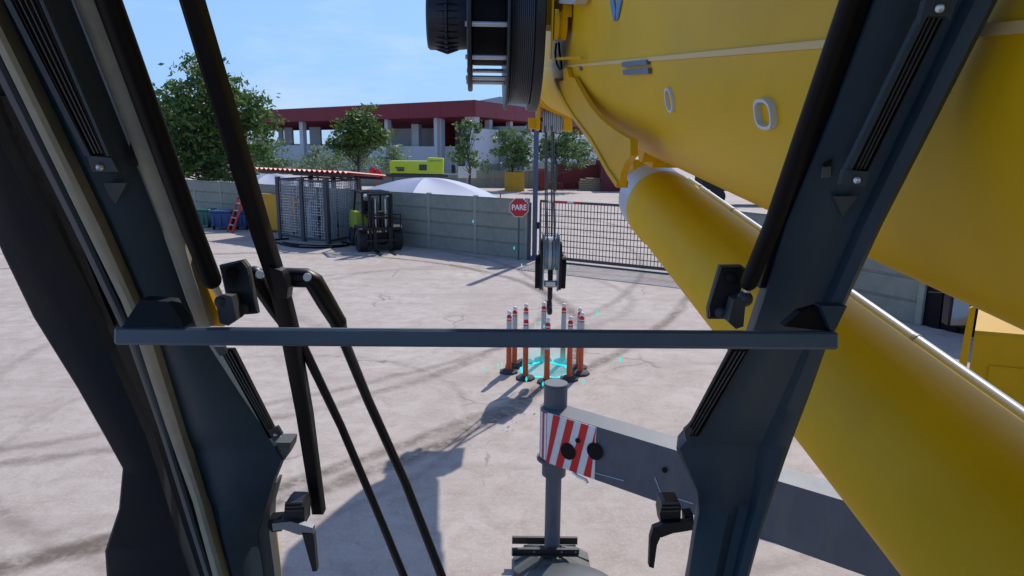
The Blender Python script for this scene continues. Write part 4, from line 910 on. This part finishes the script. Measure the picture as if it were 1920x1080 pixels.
# --- hook block and ropes
hk = np.array([*G(1028, 697)[:2], 0.0]); HX = np.array([1., 0, 0])
root = empty('hook_block', hk+Z3*.95, 'steel hook block with black side weights hanging over the ring of orange posts', 'hook block')
def hz(py):       # height at the hook position for an image row
    d = ray(1028, py); return CAM[2]+d[2]/d[1]*hk[1]
zt_, zb_ = hz(434), hz(546)
def plate(x, th, wd, z0, z1, mt, nm, y=0):
    m = MB(); pts = []; r = wd/2; 
    for k in range(13): an = math.pi*k/12; pts.append(hk+HX*x+np.array([0, y+math.cos(an)*r, z1-r+math.sin(an)*r]))
    for k in range(7): an = math.pi+math.pi*k/6; pts.append(hk+HX*x+np.array([0, y+math.cos(an)*r*.55, z0+r*.55+math.sin(an)*r*.55]))
    m.prism(pts, HX*th); return m.build(nm, mt, root)
for x in (-.135, .105): plate(x, .022, .52, zb_, zt_, mat('block_blue_steel', (.13, .19, .25), .3, metal=.5, noise=.1), 'cheek_plate')
for x in (-.175, .135): plate(x, .034, .40, zb_+.02, zt_-.12, blackm, 'outer_plate')
plate(-.245, .066, .34, hz(541), hz(478), black, 'side_weight'); plate(.175, .066, .34, hz(541), hz(478), black, 'side_weight')
zc_ = (zt_+zb_)/2+.14
for i in range(3):
    m = MB(); m.lathe(hk+HX*(-.092+i*.066)+Z3*zc_, HX, [(0, .03), (0, .27), (.014, .27), (.027, .23), (.04, .27), (.054, .27), (.054, .03)], 36); m.build('sheave', steel, root)
m = MB(); m.cyl(hk-HX*.2+Z3*zc_, hk+HX*.2+Z3*zc_, .04, 16); m.build('sheave_pin', steel, root)
for i, (x0_, x1_) in enumerate(((-.110, -.060), (-.045, .0), (.015, .048), (.062, .104))):
    for sg in (-1, 1):
        m = MB(); vs = []
        for k in range(15):
            an = math.radians(72-k*9.5); yy = sg*math.cos(an)*.285; zz = zc_+math.sin(an)*.285
            vs += [hk+np.array([x0_, yy, zz]), hk+np.array([x1_, yy, zz]), hk+np.array([x1_, yy*.96, zz-math.sin(an)*.012]), hk+np.array([x0_, yy*.96, zz-math.sin(an)*.012])]
        m.add(vs, [(4*q+j, 4*q+(j+1) % 4, 4*q+4+(j+1) % 4, 4*q+4+j) for q in range(14) for j in range(4)], False); m.build('rope_guard', MAT['block_blue_steel'] if i != 1 else mat('guard_pale', (.3, .38, .46), .3, metal=.4), root)
m = MB(); m.box(hk+Z3*(zb_+.13), (.2, .16, .11), bev=.02); m.build('crosshead', steel, root)
m = MB(); m.cyl(hk+Z3*(zb_+.02), hk+Z3*(zb_+.40), .042, 14); m.build('spindle', blackm, root)
m = MB(); pts = [(0, 0, zb_+.08), (0, 0, zb_-.12)]
zc2 = zb_-.24
for k in range(13):
    an = math.radians(80-k*22); pts.append((0, math.cos(an)*.11, zc2+math.sin(an)*.11))
m.tube([hk+np.array(p_) for p_ in pts], [.04, .04]+[.034+.012*math.sin(math.pi*k/12) for k in range(12)]+[.012], 12); m.build('hook', blackm, root)
rope = mat('wire_rope', (.055, .06, .062), .5, metal=.3, noise=.3, nscale=60)
for i, (bx_, tx) in enumerate(((-.075, 1022), (-.062, 1024.5), (.022, 1035), (.045, 1038))):
    top = HD(tx, 236, .25 if i % 2 else .05); bot = hk+np.array([bx_, -.2 if i % 2 else .2, zc_+.08])
    m = MB(); m.cyl(bot, top, .0145 if i > 1 else .011, 8); tag(m.build('hoist_rope', rope), ['leftmost steel hoist rope running up from the hook block', 'second steel hoist rope from the left, close to the leftmost one', 'third steel hoist rope from the left, first of the thick pair', 'rightmost steel hoist rope above the hook block, thick'][i], 'rope', 'hoist ropes of the hook block')

# --- outrigger
ZT = 1.5
oa = G(1026, 772, ZT); ob = G(1640, 956, ZT); od = (ob-oa); od /= np.linalg.norm(od); on = np.array([-od[1], od[0], 0]); on = on if on[1] > 0 else -on
d = ray(1300, 965); k = np.linalg.solve(np.array([[d[0], -od[0]], [d[1], -od[1]]]), (oa-CAM)[:2])[0]; ZB = CAM[2]+d[2]*k
BWd = .22; Lb = np.linalg.norm(ob-oa)+1.6
m = MB(); o0 = np.array([oa[0], oa[1], ZB]); fp = [o0, o0+[-.045, .07, 0], o0+[-.05, .15, 0], o0+[-.01, .22, 0], o0+[.06, .255, 0], o0+on*BWd+od*.10, o0+on*BWd+od*Lb, o0+od*Lb]
m.prism(fp, (0, 0, ZT-ZB))
beam = m.build('outrigger_beam', grey, crane); beam['label'] = 'grey outrigger beam with a red and white striped end'
def BM(s, z, o=-.006): return np.array([oa[0], oa[1], 0])+od*s+on*o+Z3*z
def bmpx(px, py):
    d = ray(px, py); k, s = np.linalg.solve(np.array([[d[0], -od[0]], [d[1], -od[1]]]), (oa-CAM)[:2]); return s, CAM[2]+d[2]*k
sE, _ = bmpx(1117, 850)
m = MB(); m.prism([BM(.005, ZT-.004, -.001), BM(sE, ZT-.004, -.001), BM(sE, ZB+.004, -.001), BM(.005, ZB+.004, -.001)], -on*.006); wp = m.build('warning_plate', white, beam)
sw = sE/7; hgt = ZT-ZB-.012
for k in range(4):
    s0 = sw*(2*k+.25); sl_ = .05
    a1 = min(max(s0+sl_, .006), sE); a2 = min(s0+sw+sl_, sE); b1 = max(s0-sl_, .006); b2 = min(s0+sw-sl_, sE)
    if a1 >= a2: a1 = a2-.002
    m = MB(); m.prism([BM(a1, ZT-.006, -.008), BM(a2, ZT-.006, -.008), BM(b2, ZB+.006, -.008), BM(b1, ZB+.006, -.008)], -on*.003); m.build('red_stripe', red, wp)
# end face
ed_ = np.array([-.045, .07, 0]); en_ = np.array([-.07, -.045, 0])/.083
for k in range(3):
    f_ = lambda t, z: np.array([oa[0], oa[1], 0])+ed_*t+en_*.002+Z3*z; w0, w1 = k/3+.02, (k+1)/3-.01
    m = MB(); m.prism([f_(w0, ZT-.02), f_(w1, ZT-.02), f_(w1, ZB+.02), f_(w0, ZB+.02)], en_*.004); m.build('end_stripe', white if k % 2 == 0 else red, wp)
for px, py, r in ((1067, 845, 17), (1117, 845, 17), (1085, 825, 5), (1248, 880, 5)):  # flat black discs paint the darkness of the open holes
    s, z = bmpx(px, py); rr = r/FPX*5.2; m = MB(); m.lathe(BM(s, z, -.014), -on, [(0, 0), (0, rr), (.006, rr), (.006, 0)], 28); m.build('dark_hole', black, beam)
for pts in ([(1115, 886), (1170, 901)], [(1228, 895), (1240, 925), (1300, 944)], [(1425, 1010), (1462, 1021)]):
    m = MB(); m.tube([BM(*bmpx(x, y), -.004) for x, y in pts], .004, 6); m.build('weld_bead', greyl, beam)
m = MB(); m.tube([BM(*bmpx(x, y), -.01) for x, y in ((1075, 884), (1085, 892), (1100, 899), (1103, 905))], .012, 8); m.build('lock_pin', steel, beam)
# jack
jc = np.array([oa[0]+.075, oa[1]+.13, 0.0]); jr = .098
s_ = lambda z0, z1, r, mt, nm, pr, n=36: (lambda m: (m.lathe(jc+Z3*z0, Z3, [(0, 0), (0, r), (z1-z0-.006, r), (z1-z0, r-.006), (z1-z0, 0)], n), m.build(nm, mt, pr))[1])(MB())
jack = s_(ZB-.05, ZT+.19, jr, grey, 'outrigger_jack', crane); jack['label'] = 'grey vertical outrigger jack standing on its pad'
s_(ZT+.19, ZT+.205, jr+.004, grey, 'jack_cap', jack)
s_(ZB-.17, ZB-.03, jr+.004, grey, 'lower_collar', jack)
s_(ZB-.03, ZB-.004, jr+.05, grey, 'guide_flange', jack)
s_(.16, ZB-.1, .068, grey, 'jack_leg', jack)
py_ = np.array([0, 1., 0])
m = MB(); 
for sg in (-1, 1):
    yy = sg*.075; m.box(jc+np.array([-.06, yy, .20]), (.58, .010, .055)); m.box(jc+np.array([-.06, yy+sg*.018, .174]), (.58, .035, .010)); m.box(jc+np.array([-.06, yy+sg*.014, .229]), (.58, .028, .008))
rl = m.build('pad_rails', mat('rail_brown', (.035, .03, .026), .6, noise=.3), jack)
for x in (-.16, .08, .2): m = MB(); m.lathe(jc+np.array([x, -.082, .2]), (0, -1, 0), [(0, 0), (0, .010), (.008, .010), (.008, 0)], 8); m.build('bolt', steel, rl)
m = MB(); q0 = jc+np.array([-.30, -.09, .17]); m.tube([q0, q0+np.array([-.05, -.0, .0]), q0+np.array([-.05, 0, .07]), q0+np.array([0, 0, .07])], .006, 6); m.build('carry_handle', greyl, rl)
m = MB(); vs = []
for z, k in ((0.0, 1.0), (.05, 1.0), (.14, .42)): vs += [(jc[0]+math.cos(math.pi/8+a*math.pi/4)*.36*k, jc[1]+math.sin(math.pi/8+a*math.pi/4)*.36*k, z) for a in range(8)]
m.add(vs, [(i*8+j, i*8+(j+1) % 8, (i+1)*8+(j+1) % 8, (i+1)*8+j) for i in range(2) for j in range(8)]+[tuple(range(16, 24))]); m.build('pad', mat('pad_grey', (.10, .11, .10), .6, noise=.2), jack)
for k in range(8):
    an = k*math.pi/4; e = np.array([math.cos(an), math.sin(an), 0]); t = np.array([-e[1], e[0], 0]); m = MB(); m.prism([jc+e*.08+Z3*.17, jc+e*.33+Z3*.065, jc+e*.33+Z3*.05, jc+e*.08+Z3*.1], t*.014); m.build('pad_rib', mat('pad_grey', (0, 0, 0)), jack)
# dark timber mat in front of the pad
m = MB(); A_ = P(958, 1086, 5.05); 
m.lathe(np.array([jc[0]+.10, jc[1]-.62, 0]), Z3, [(0, 0), (0, .46), (.16, .44), (.20, .30), (.21, 0)], 24); tag(m.build('spreader_mat', darkg), 'dark round spreader plate lying on the ground just in front of the jack pad', 'plate')

# --- carrier with cab, on the right
ca = np.array([.65, .76, 0]); ca /= np.linalg.norm(ca); cn = np.array([-ca[1], ca[0], 0])   # cn points away to the left
def topg(x, y, z=2.05): return G(x, y, z)
t1, t2, t3, t4 = topg(1836, 572), topg(1886, 575), topg(1985, 632), topg(1828, 621)
cc0 = t4; 
e1 = (topg(1925, 629)-t4); e1 /= np.linalg.norm(e1); e2 = t1-t4; dpt = np.linalg.norm(e2); e2 /= dpt
def CR(s, t, z): return np.array([cc0[0], cc0[1], 0])+e1*s+e2*t+Z3*z
m = MB(); prof_ = [(0, 2.02), (.03, 2.05), (dpt*.9, 2.05), (dpt, 2.02), (dpt+.02, .7), (0, .7)]
m.prism([CR(0, t, z) for t, z in prof_], e1*2.0); cb = m.build('carrier_cab', yelbright, crane); cb['label'] = 'bright yellow low cab of the carrier truck at the right edge'
m = MB(); q0 = topg(1824, 560, 2.1); m.prism([CR(-.07, .02, 2.25), CR(-.02, .0, 2.28), CR(-.02, 0, 1.65), CR(-.09, .02, 1.65)], e2*.06); m.build('mirror_arm', yelbright, cb)
mq = [P(x, y, 6.6) for x, y in ((1783, 546), (1826, 550), (1813, 616), (1776, 610))]
m = MB(); m.prism(mq, e2*.10+np.array([-.04, .04, 0])); mir = m.build('mirror', blackm, cb)
mg = [P(x, y, 6.59) for x, y in ((1790, 552), (1822, 552), (1811, 610), (1782, 610))]
m = MB(); m.prism(mg, (0, .006, 0)); m.build('mirror_glass', glassm, mir)
m = MB(); m.tube([P(1741, 548, 6.7), P(1785, 551, 6.65)], .006, 6); m.build('mirror_stay', blackm, mir)
m = MB(); m.prism([CR(.15, -.004, .95), CR(1.1, -.004, .95), CR(1.1, -.004, 1.75), CR(.15, -.004, 1.75)], -e2*.01); m.build('door', yelbright, cb)
m = MB(); m.box(CR(1.6, .5, .52), (2.2, .8, .34), e1, e2, Z3, .02); m.build('chassis', darkg, cb)
for s in (1.2,): m = MB(); m.lathe(CR(s, .0, .52)-e2*.2, e2, [(0, 0), (0, .45), (.04, .52), (.34, .52), (.38, .45), (.38, 0)], 28); m.build('wheel', tyre, cb)
m = MB(); mid_ = oa+od*(Lb+.25)+on*.2; mid_[2] = 1.1; m.box(mid_+ca*.2, (3.4, .8, .7), ca, cn, Z3, .03); m.build('outrigger_housing', grey, crane)

# ------------------------------------------------------------------ the cab around the viewer
DY = np.array([-500, -60, 0, 300, 600, 840, 950, 1080, 1180]); DV = np.array([.62, .82, .853, 1.0, 1.186, 1.50, 1.53, 1.50, 1.48])
def Dp(y): return float(np.interp(y, DY, DV))
def strip(nm, rows, mt, parent=crane, prof=((0, 0), (.08, -.008), (.5, -.012), (.92, -.008), (1, 0)), off=0, tilt=0, th=.05, sub=6, out=0.0, dfix=None, label=None):
    """solid moulding: rows (y, x_left, x_right); prof (position across, depth change); tilt = extra depth at the right edge"""
    ys = [r[0] for r in rows]; R2 = []
    for i in range(len(rows)-1):
        for k in range(sub): t = k/sub; R2.append([rows[i][j]*(1-t)+rows[i+1][j]*t for j in range(3)])
    R2.append(list(rows[-1])); vs = []; n = len(prof)+2
    for y, xl, xr in R2:
        D0 = (dfix(y) if dfix else Dp(y))+off; pts = [P(xl+(xr-xl)*t, y, D0+d_+tilt*t) for t, d_ in prof]
        vs += pts+[pts[-1]+np.array([out, th, 0]), pts[0]+np.array([out, th, 0])]
    m = MB(); mm = len(R2); fs = [(j*n+i, j*n+(i+1) % n, (j+1)*n+(i+1) % n, (j+1)*n+i) for j in range(mm-1) for i in range(n)]
    m.add(vs, fs, True); m.add(vs[:n], [tuple(range(n))]); m.add(vs[-n:], [tuple(range(n))])
    o = m.build(nm, mt, parent)
    if label: o['label'] = label
    return o
def quad(nm, pts, mt, parent, off=0, th=.012, dfix=None):
    m = MB(); m.prism([P(x, y, (dfix(y) if dfix else Dp(y))+off) for x, y in pts], (0, th, 0)); return m.build(nm, mt, parent)
FLAT = ((0, 0), (.5, 0), (1, 0))
# left corner post
LP = strip('corner_post', [(-160, -112, 78), (0, -21, 138), (210, 83, 221), (420, 187, 303), (564, 252, 353), (612, 275, 372), (645, 288, 393), (735, 319, 452), (800, 337, 497), (862, 357, 533), (905, 370, 516), (950, 383, 503), (1002, 397, 484), (1069, 416, 494), (1180, 452, 506)], teal, off=0, tilt=.05, th=.07, out=-.02,
           prof=((0, .02), (.10, .016), (.22, -.002), (.5, -.010), (.78, -.006), (.97, .0), (1, .012)), label='dark teal front corner post of the cab at the left')
strip('bevel_edge', [(830, 517, 545), (845, 523, 543), (862, 531, 534)], mat('post_edge_grey', (.07, .08, .085), .6), LP, off=.055, tilt=.0, th=.05, prof=FLAT)
strip('lower_edge', [(905, 514, 519), (950, 501, 507), (1002, 482, 505), (1069, 492, 514), (1180, 504, 526)], mat('post_edge_grey', (.07, .08, .085), .6), LP, off=.055, tilt=.01, th=.04, prof=FLAT)
strip('outer_yellow_edge', [(960, 503, 507), (1000, 504, 511), (1069, 512, 518), (1180, 524, 532)], yelbright, LP, off=.10, th=.03, prof=FLAT)
strip('seal_strip', [(-160, 75, 122), (0, 138, 179), (210, 221, 257), (420, 303, 336), (520, 337, 366), (612, 368, 397)], beige, LP, off=.03, tilt=.0, th=.015, label='beige seal strip on the right side of the left post')
strip('yellow_frame_edge', [(480, 352, 368), (520, 366, 381), (565, 382, 399), (612, 396, 421)], yelbright, LP, off=.045, tilt=.0, th=.02, prof=FLAT)
strip('inner_seal_strip', [(-160, -145, -112), (0, -49, -21), (101, 0, 29), (420, 156, 187), (564, 227, 252), (645, 260, 288), (800, 311, 337), (940, 361, 380), (1080, 399, 420), (1180, 430, 450)], beige, LP, off=-.005, th=.05, label='beige seal strip on the left side of the left post')
strip('edge_trim', [(-160, -175, -145), (0, -78, -49), (420, 133, 156), (645, 241, 260), (800, 296, 311), (1080, 384, 399), (1180, 414, 430)], mat('trim_bluegrey', (.028, .045, .06), .55, noise=.1), LP, off=.005, th=.05)
# vent slots on the left post
def vent(parent, p0, p1, w0, w1, off, nb=2, plates=True, side=1, dfn=Dp):
    """black slotted strip from p0 to p1 (centre line), with fine ribs inside"""
    (x0, y0), (x1, y1) = p0, p1
    o = strip('vent_strip', [(y0, x0-w0/2, x0+w0/2), (y1, x1-w1/2, x1+w1/2)], black, parent, off=off, th=.012, sub=8, prof=((0, -.004), (.06, -.004), (.1, .004), (.9, .004), (.94, -.004), (1, -.004)), dfix=dfn)
    for k in range(nb+1):
        t = (k+1)/(nb+2); strip('vent_rib', [(y0+4, x0-w0/2+w0*t-1.3, x0-w0/2+w0*t+1.3), (y1-4, x1-w1/2+w1*t-1.3, x1-w1/2+w1*t+1.3)], darkg, o, off=off-.003, th=.005, sub=8, prof=FLAT, dfix=dfn)
    return o
v = vent(LP, (10, -80), (184, 292), 50, 28, -.012)
strip('vent_frame', [(-80, 38, 46), (292, 199, 205)], teal, v, off=-.016, th=.012, prof=FLAT)
strip('vent_frame', [(-80, -34, -22), (292, 158, 169)], teal, v, off=-.016, th=.012, prof=FLAT)
quad('vent_end_plate', [(163, 292), (208, 296), (222, 322), (172, 322)], teal, v, -.016, .012)
def screw(x, y, d_, parent, r=.0055):
    c = P(x, y, d_); n_ = -ray(x, y)/np.linalg.norm(ray(x, y)); m = MB(); m.lathe(c, n_, [(0, 0), (0, r), (.003, r*.9), (.0042, r*.4), (.0042, 0)], 14); return m.build('screw', steel, parent)
screw(187, 314, Dp(314)-.018, v)
quad('embossed_mark', [(183, 343), (237, 343), (217, 384)], mat('emboss', (.030, .046, .064), .5), LP, .012, .006)
quad('slot', [(243, 266), (250, 262), (259, 300), (256, 311), (242, 311)], black, LP, .026, .004)
v = vent(LP, (424, 655), (513, 822), 26, 18, .026, 2)
quad('vent_end_plate', [(502, 806), (520, 800), (529, 815), (513, 829)], darkg, v, .018, .01); screw(516, 815, Dp(815)+.012, v, .004)
quad('vent_end_plate', [(400, 650), (420, 650), (428, 662), (412, 668)], darkg, v, .02, .008)
# side door frame at far left: nearer the eye
def Dd(y): return float(np.interp(y, [0, 264, 600, 1080], [.52, .62, .80, .98]))
DF = strip('door_frame', [(120, -140, -60), (264, -75, 0), (400, -20, 75), (463, 0, 106), (475, 5, 112), (595, 63, 176), (727, 145, 236), (815, 195, 275), (878, 230, 296), (954, 223, 320), (1033, 197, 346), (1080, 200, 362), (1180, 206, 392)], tealdark, crane, off=0, th=.03, out=-.01, dfix=Dd, prof=((0, .006), (.03, 0), (.5, -.004), (.97, 0), (1, .006)), label='near black side door frame at the far left')
# dark reveal with dirty brown patches between door frame and post
strip('door_reveal', [(-160, -260, -160), (0, -170, -70), (264, -40, 66), (420, 60, 140), (475, 100, 170), (595, 165, 228), (727, 225, 276), (878, 285, 330), (1033, 335, 376), (1180, 380, 420)], black, LP, off=.03, th=.03, prof=FLAT)
strip('dirty_sill', [(180, -30, 20), (264, 0, 58), (340, 40, 98), (420, 92, 134), (475, 118, 158), (560, 158, 192), (612, 186, 214)], rust, LP, off=.022, th=.012, prof=((0, 0), (.3, -.004), (.6, .002), (1, 0)))
# right corner post
RP = strip('corner_post', [(-160, 1700, 1935), (0, 1636, 1871), (210, 1558, 1763), (420, 1472, 1655), (560, 1428, 1590), (655, 1396, 1548), (740, 1340, 1518), (805, 1298, 1493), (841, 1268, 1480), (866, 1279, 1471), (922, 1304, 1452), (960, 1307, 1439), (992, 1301, 1429), (1080, 1288, 1405), (1180, 1270, 1375)], teal, off=.05, tilt=-.05, th=.07, out=.02,
           prof=((0, .012), (.03, 0), (.25, -.006), (.45, -.004), (.58, .012), (.72, .012), (.82, -.008), (.96, -.012), (1, .004)), label='dark teal front corner post of the cab at the right')
strip('black_seal', [(-160, 1680, 1706), (0, 1612, 1640), (210, 1537, 1562), (420, 1460, 1476), (540, 1424, 1436)], black, RP, off=.06, th=.04, prof=FLAT)
v = vent(RP, (1782, -30), (1613, 322), 40, 28, -.020)
v2 = strip('vent_frame', [(34, 1725, 1737), (322, 1584, 1596)], teal, v, off=-.026, th=.012, prof=FLAT)
quad('vent_end_plate', [(1737, -2), (1795, -2), (1782, 38), (1770, 30), (1740, 30), (1724, 46)], teal, v, -.030, .012)
quad('vent_end_plate', [(1584, 318), (1630, 322), (1622, 350), (1576, 346)], teal, v, -.028, .012)
screw(1762, 16, Dp(16)-.034, v); screw(1607, 338, Dp(338)-.034, v)
quad('embossed_mark', [(1562, 368), (1609, 368), (1580, 406)], mat('emboss', (0, 0, 0)), RP, .016, .006)
quad('slot', [(1543, 308), (1560, 298), (1558, 310), (1544, 312)], black, RP, .026, .004)
quad('slot_tab', [(1544, 314), (1558, 312), (1558, 332), (1541, 334)], greyl if 0 else mat('emboss2', (.06, .085, .11), .5), RP, .024, .004)
v = vent(RP, (1388, 655), (1297, 818), 34, 26, .028, 2)
quad('vent_end_plate', [(1283, 806), (1292, 798), (1299, 806), (1287, 830)], darkg, v, .016, .01)
# grab bar across
yb0, yb1 = 629, 638
bar_d = 1.10
m = MB(); rr = .0150; a_ = P(222, 629, bar_d); b_ = P(1566, 638, bar_d); m.span(a_, b_, rr*2, rr*2*.96, up=tuple(Up), bev=.004)
gb = m.build('grab_bar', barm, crane); gb['label'] = 'blue grey square grab bar running straight across the front window'
for pts, dx in (([(228, 614), (262, 562), (318, 566), (340, 600), (345, 613)], 0), ([(1540, 574), (1588, 574), (1570, 612), (1563, 624), (1556, 616)], 0)):
    m = MB(); m.prism([P(x, y, 1.085) for x, y in pts], (0, .03, 0)); m.build('bar_bracket', tealdark if pts[0][0] < 900 else teal, gb)
m = MB(); m.prism([P(x, y, 1.10) for x, y in ((1470, 612), (1500, 585), (1540, 574), (1562, 622))], (0, .02, 0)); m.build('bar_gusset', black, gb)

def fanpts(pts, offs): return [P(x, y, d_) for (x, y), d_ in zip(pts, offs)]
# gas struts and their hinge plates
for nm, top, ds, end, re, blk, hp, lb in (
        ('gas_strut', [(160, -120), (203, 0), (356, 420), (397, 525)], [.80, .87, 1.08, 1.15], (418, 566), .0162, [(403, 560), (418, 552), (434, 556), (444, 600), (428, 611), (412, 606)], [(411, 497), (456, 487), (466, 500), (483, 588), (431, 592), (425, 560)], 'black gas strut of the front window at the left'),
        ('gas_strut', [(1650, -120), (1596, 0), (1450, 420), (1404, 530)], [.80, .87, 1.08, 1.15], (1396, 560), .0145, [(1376, 562), (1392, 556), (1398, 570), (1394, 612), (1380, 617), (1366, 604)], [(1350, 498), (1390, 497), (1400, 505), (1376, 598), (1328, 598), (1327, 580)], 'black gas strut of the front window at the right')):
    m = MB(); m.tube(fanpts(top, ds), re, 20); m.ball(fanpts(top, ds)[-1], re*.98); gs = m.build(nm, black, crane, label=lb)
    m = MB(); m.cyl(P(*top[-1], 1.15), P(*end, 1.16), .006, 10); m.build('strut_rod', steel, gs)
    m = MB(); m.prism([P(x, y, 1.15) for x, y in blk], (0, .03, 0)); m.ball(P(*end, 1.16), .014); m.build('ball_joint', darkg, gs)
    m = MB(); m.prism([P(x, y, 1.20) for x, y in hp], (0, .012, 0)); pl = m.build('hinge_plate', darkg, crane)
    cx = sum(x for x, y in hp)/6; sx = 1 if cx < 900 else -1
    m = MB(); m.prism([P(x+(3 if x < cx else -3), y+(3 if y < 540 else -4), 1.192) for x, y in hp], (0, .006, 0)); m.build('face_plate', blackm, pl)
    for bx_, by_, mt_ in (((434, 511, black), (455, 580, darkg)) if cx < 900 else ((1372, 520, black), (1351, 587, darkg))):
        m = MB(); n_ = -ray(bx_, by_); m.lathe(P(bx_, by_, 1.19), n_/np.linalg.norm(n_), [(0, 0), (0, .010), (.004, .010), (.006, .006), (.006, 0)], 18); m.build('bolt', mt_, pl)
# wipers
wb = [(322, -100), (353, 0), (420, 218), (486, 440), (518, 540), (541, 625), (568, 780), (596, 964)]
wbl = strip('wiper_blade', [(-120, 300, 338), (0, 335, 372), (218, 402, 437), (440, 470, 502), (540, 504, 534), (616, 523, 553), (780, 555, 582), (965, 585, 606)], black, crane, off=.05, th=.025, prof=((0, .006), (.15, 0), (.85, 0), (1, .006)), label='long black wiper blade left of the middle of the window')
m = MB(); m.tube([P(x+13, y, Dp(y)+.075) for x, y in wb[3:7]], .005, 6); m.build('blade_spine', blackm, wbl)
m = MB(); m.prism([P(x, y, Dp(y)+.045) for x, y in ((503, 500), (528, 508), (540, 540), (538, 560), (518, 562))], (0, .03, 0)); m.build('blade_clip', blackm, wbl)
def warm(pts, rs, off, lb):
    m = MB(); m.tube([P(x, y, Dp(y)+off) for x, y in pts], rs, 14); return m.build('wiper_arm', blackm, crane, label=lb)
warm([(476, 512), (490, 540), (515, 580), (545, 622), (567, 647), (640, 800), (716, 980), (757, 1080), (800, 1180)], [.016, .015, .013, .011, .0095, .0095, .0095, .0095, .0095], .10, 'black wiper arm nearer the blade, second tube from the left')
ar = warm([(532, 520), (575, 521), (588, 527), (612, 568), (634, 604), (645, 640), (690, 750), (760, 905), (828, 1080), (868, 1180)], [.018, .018, .018, .0175, .016, .0105, .0105, .0105, .0105, .0105], .10, 'black wiper arm with a bent elbow, right of the other')
m = MB(); m.ball(P(477, 518, Dp(518)+.10), .019); m.ball(P(634, 604, Dp(604)+.10), .0165); m.build('arm_joint', blackm, ar)
for x, y in ((487, 515), (576, 520)):
    m = MB(); n_ = -ray(x, y); m.lathe(P(x, y, Dp(y)+.078), n_/np.linalg.norm(n_), [(0, 0), (0, .008), (.006, .007), (.006, 0)], 14); m.build('arm_screw', steel, ar)
# latches
def latch(kn, bk, lev, tail, lb, mt_l):
    D0 = 1.50
    m = MB(); m.prism([P(x, y, D0) for x, y in kn], (0, .045, 0)); k_ = m.build('window_latch', blackm, crane, label=lb)
    for j in range(3):
        y0 = min(y for x, y in kn); x0 = min(x for x, y in kn); x1 = max(x for x, y in kn); m = MB(); m.span(P(x0+3, y0+3+j*7, D0-.002), P(x1-4, y0+2+j*7, D0-.002), .004, .004); m.build('knob_rib', darkg, k_)
    m = MB(); m.prism([P(x, y, D0+.01) for x, y in bk], (0, .03, 0)); m.build('latch_block', black, k_)
    m = MB(); m.prism([P(x, y, D0-.015) for x, y in lev], (0, .016, 0)); m.build('lever', mt_l, k_)
    m = MB(); m.prism([P(x, y, D0-.018) for x, y in tail], (0, .016, 0)); m.build('lever_tail', blackm, k_)
latch([(534, 945), (540, 940), (566, 941), (571, 955), (571, 985), (540, 988), (532, 972)], [(503, 974), (527, 972), (528, 996), (510, 998), (502, 990)], [(510, 982), (545, 978), (586, 990), (588, 1003), (560, 1003), (532, 993), (512, 996)], [(566, 1000), (588, 1002), (594, 1071), (586, 1072)], 'window latch with a steel lever at the lower left', mat('lever_steel', (.16, .18, .21), .35, metal=.6))
latch([(1242, 945), (1248, 941), (1274, 942), (1277, 950), (1276, 984), (1240, 986), (1237, 965)], [(1284, 967), (1300, 965), (1301, 984), (1285, 986)], [(1226, 990), (1250, 981), (1300, 978), (1299, 994), (1262, 1000), (1240, 1008), (1226, 1002)], [(1225, 990), (1240, 1004), (1232, 1022), (1226, 1066), (1217, 1063), (1219, 1010)], 'window latch with a black lever at the lower right', blackm)
# cab shell: unseen roof, long visor added to shade the cab; rear wall, floor
m = MB(); m.prism([(-.62, -1.2, 4.52), (.60, -1.2, 4.52), (.60, 1.0, 4.50), (.60, 1.95, 4.36), (-.62, 1.95, 4.36), (-.62, 1.0, 4.50)], (0, 0, .07)); m.build('cab_roof_shade', tealdark, crane)
m = MB(); m.box((-.01, -1.22, 2.75), (1.2, .05, 1.05)); m.build('cab_rear_wall', tealdark, crane)  # unseen, cut low to let sky light onto the trim
m = MB(); m.box((-.01, .05, 2.22), (1.0, 2.4, .06)); m.build('cab_floor', tealdark, crane)
m = MB(); m.box((0, -.35, 2.75), (.5, .5, .16), bev=.04); m.box((0, -.62, 3.1), (.5, .14, .7), bev=.04); m.build('driver_seat', black, crane)
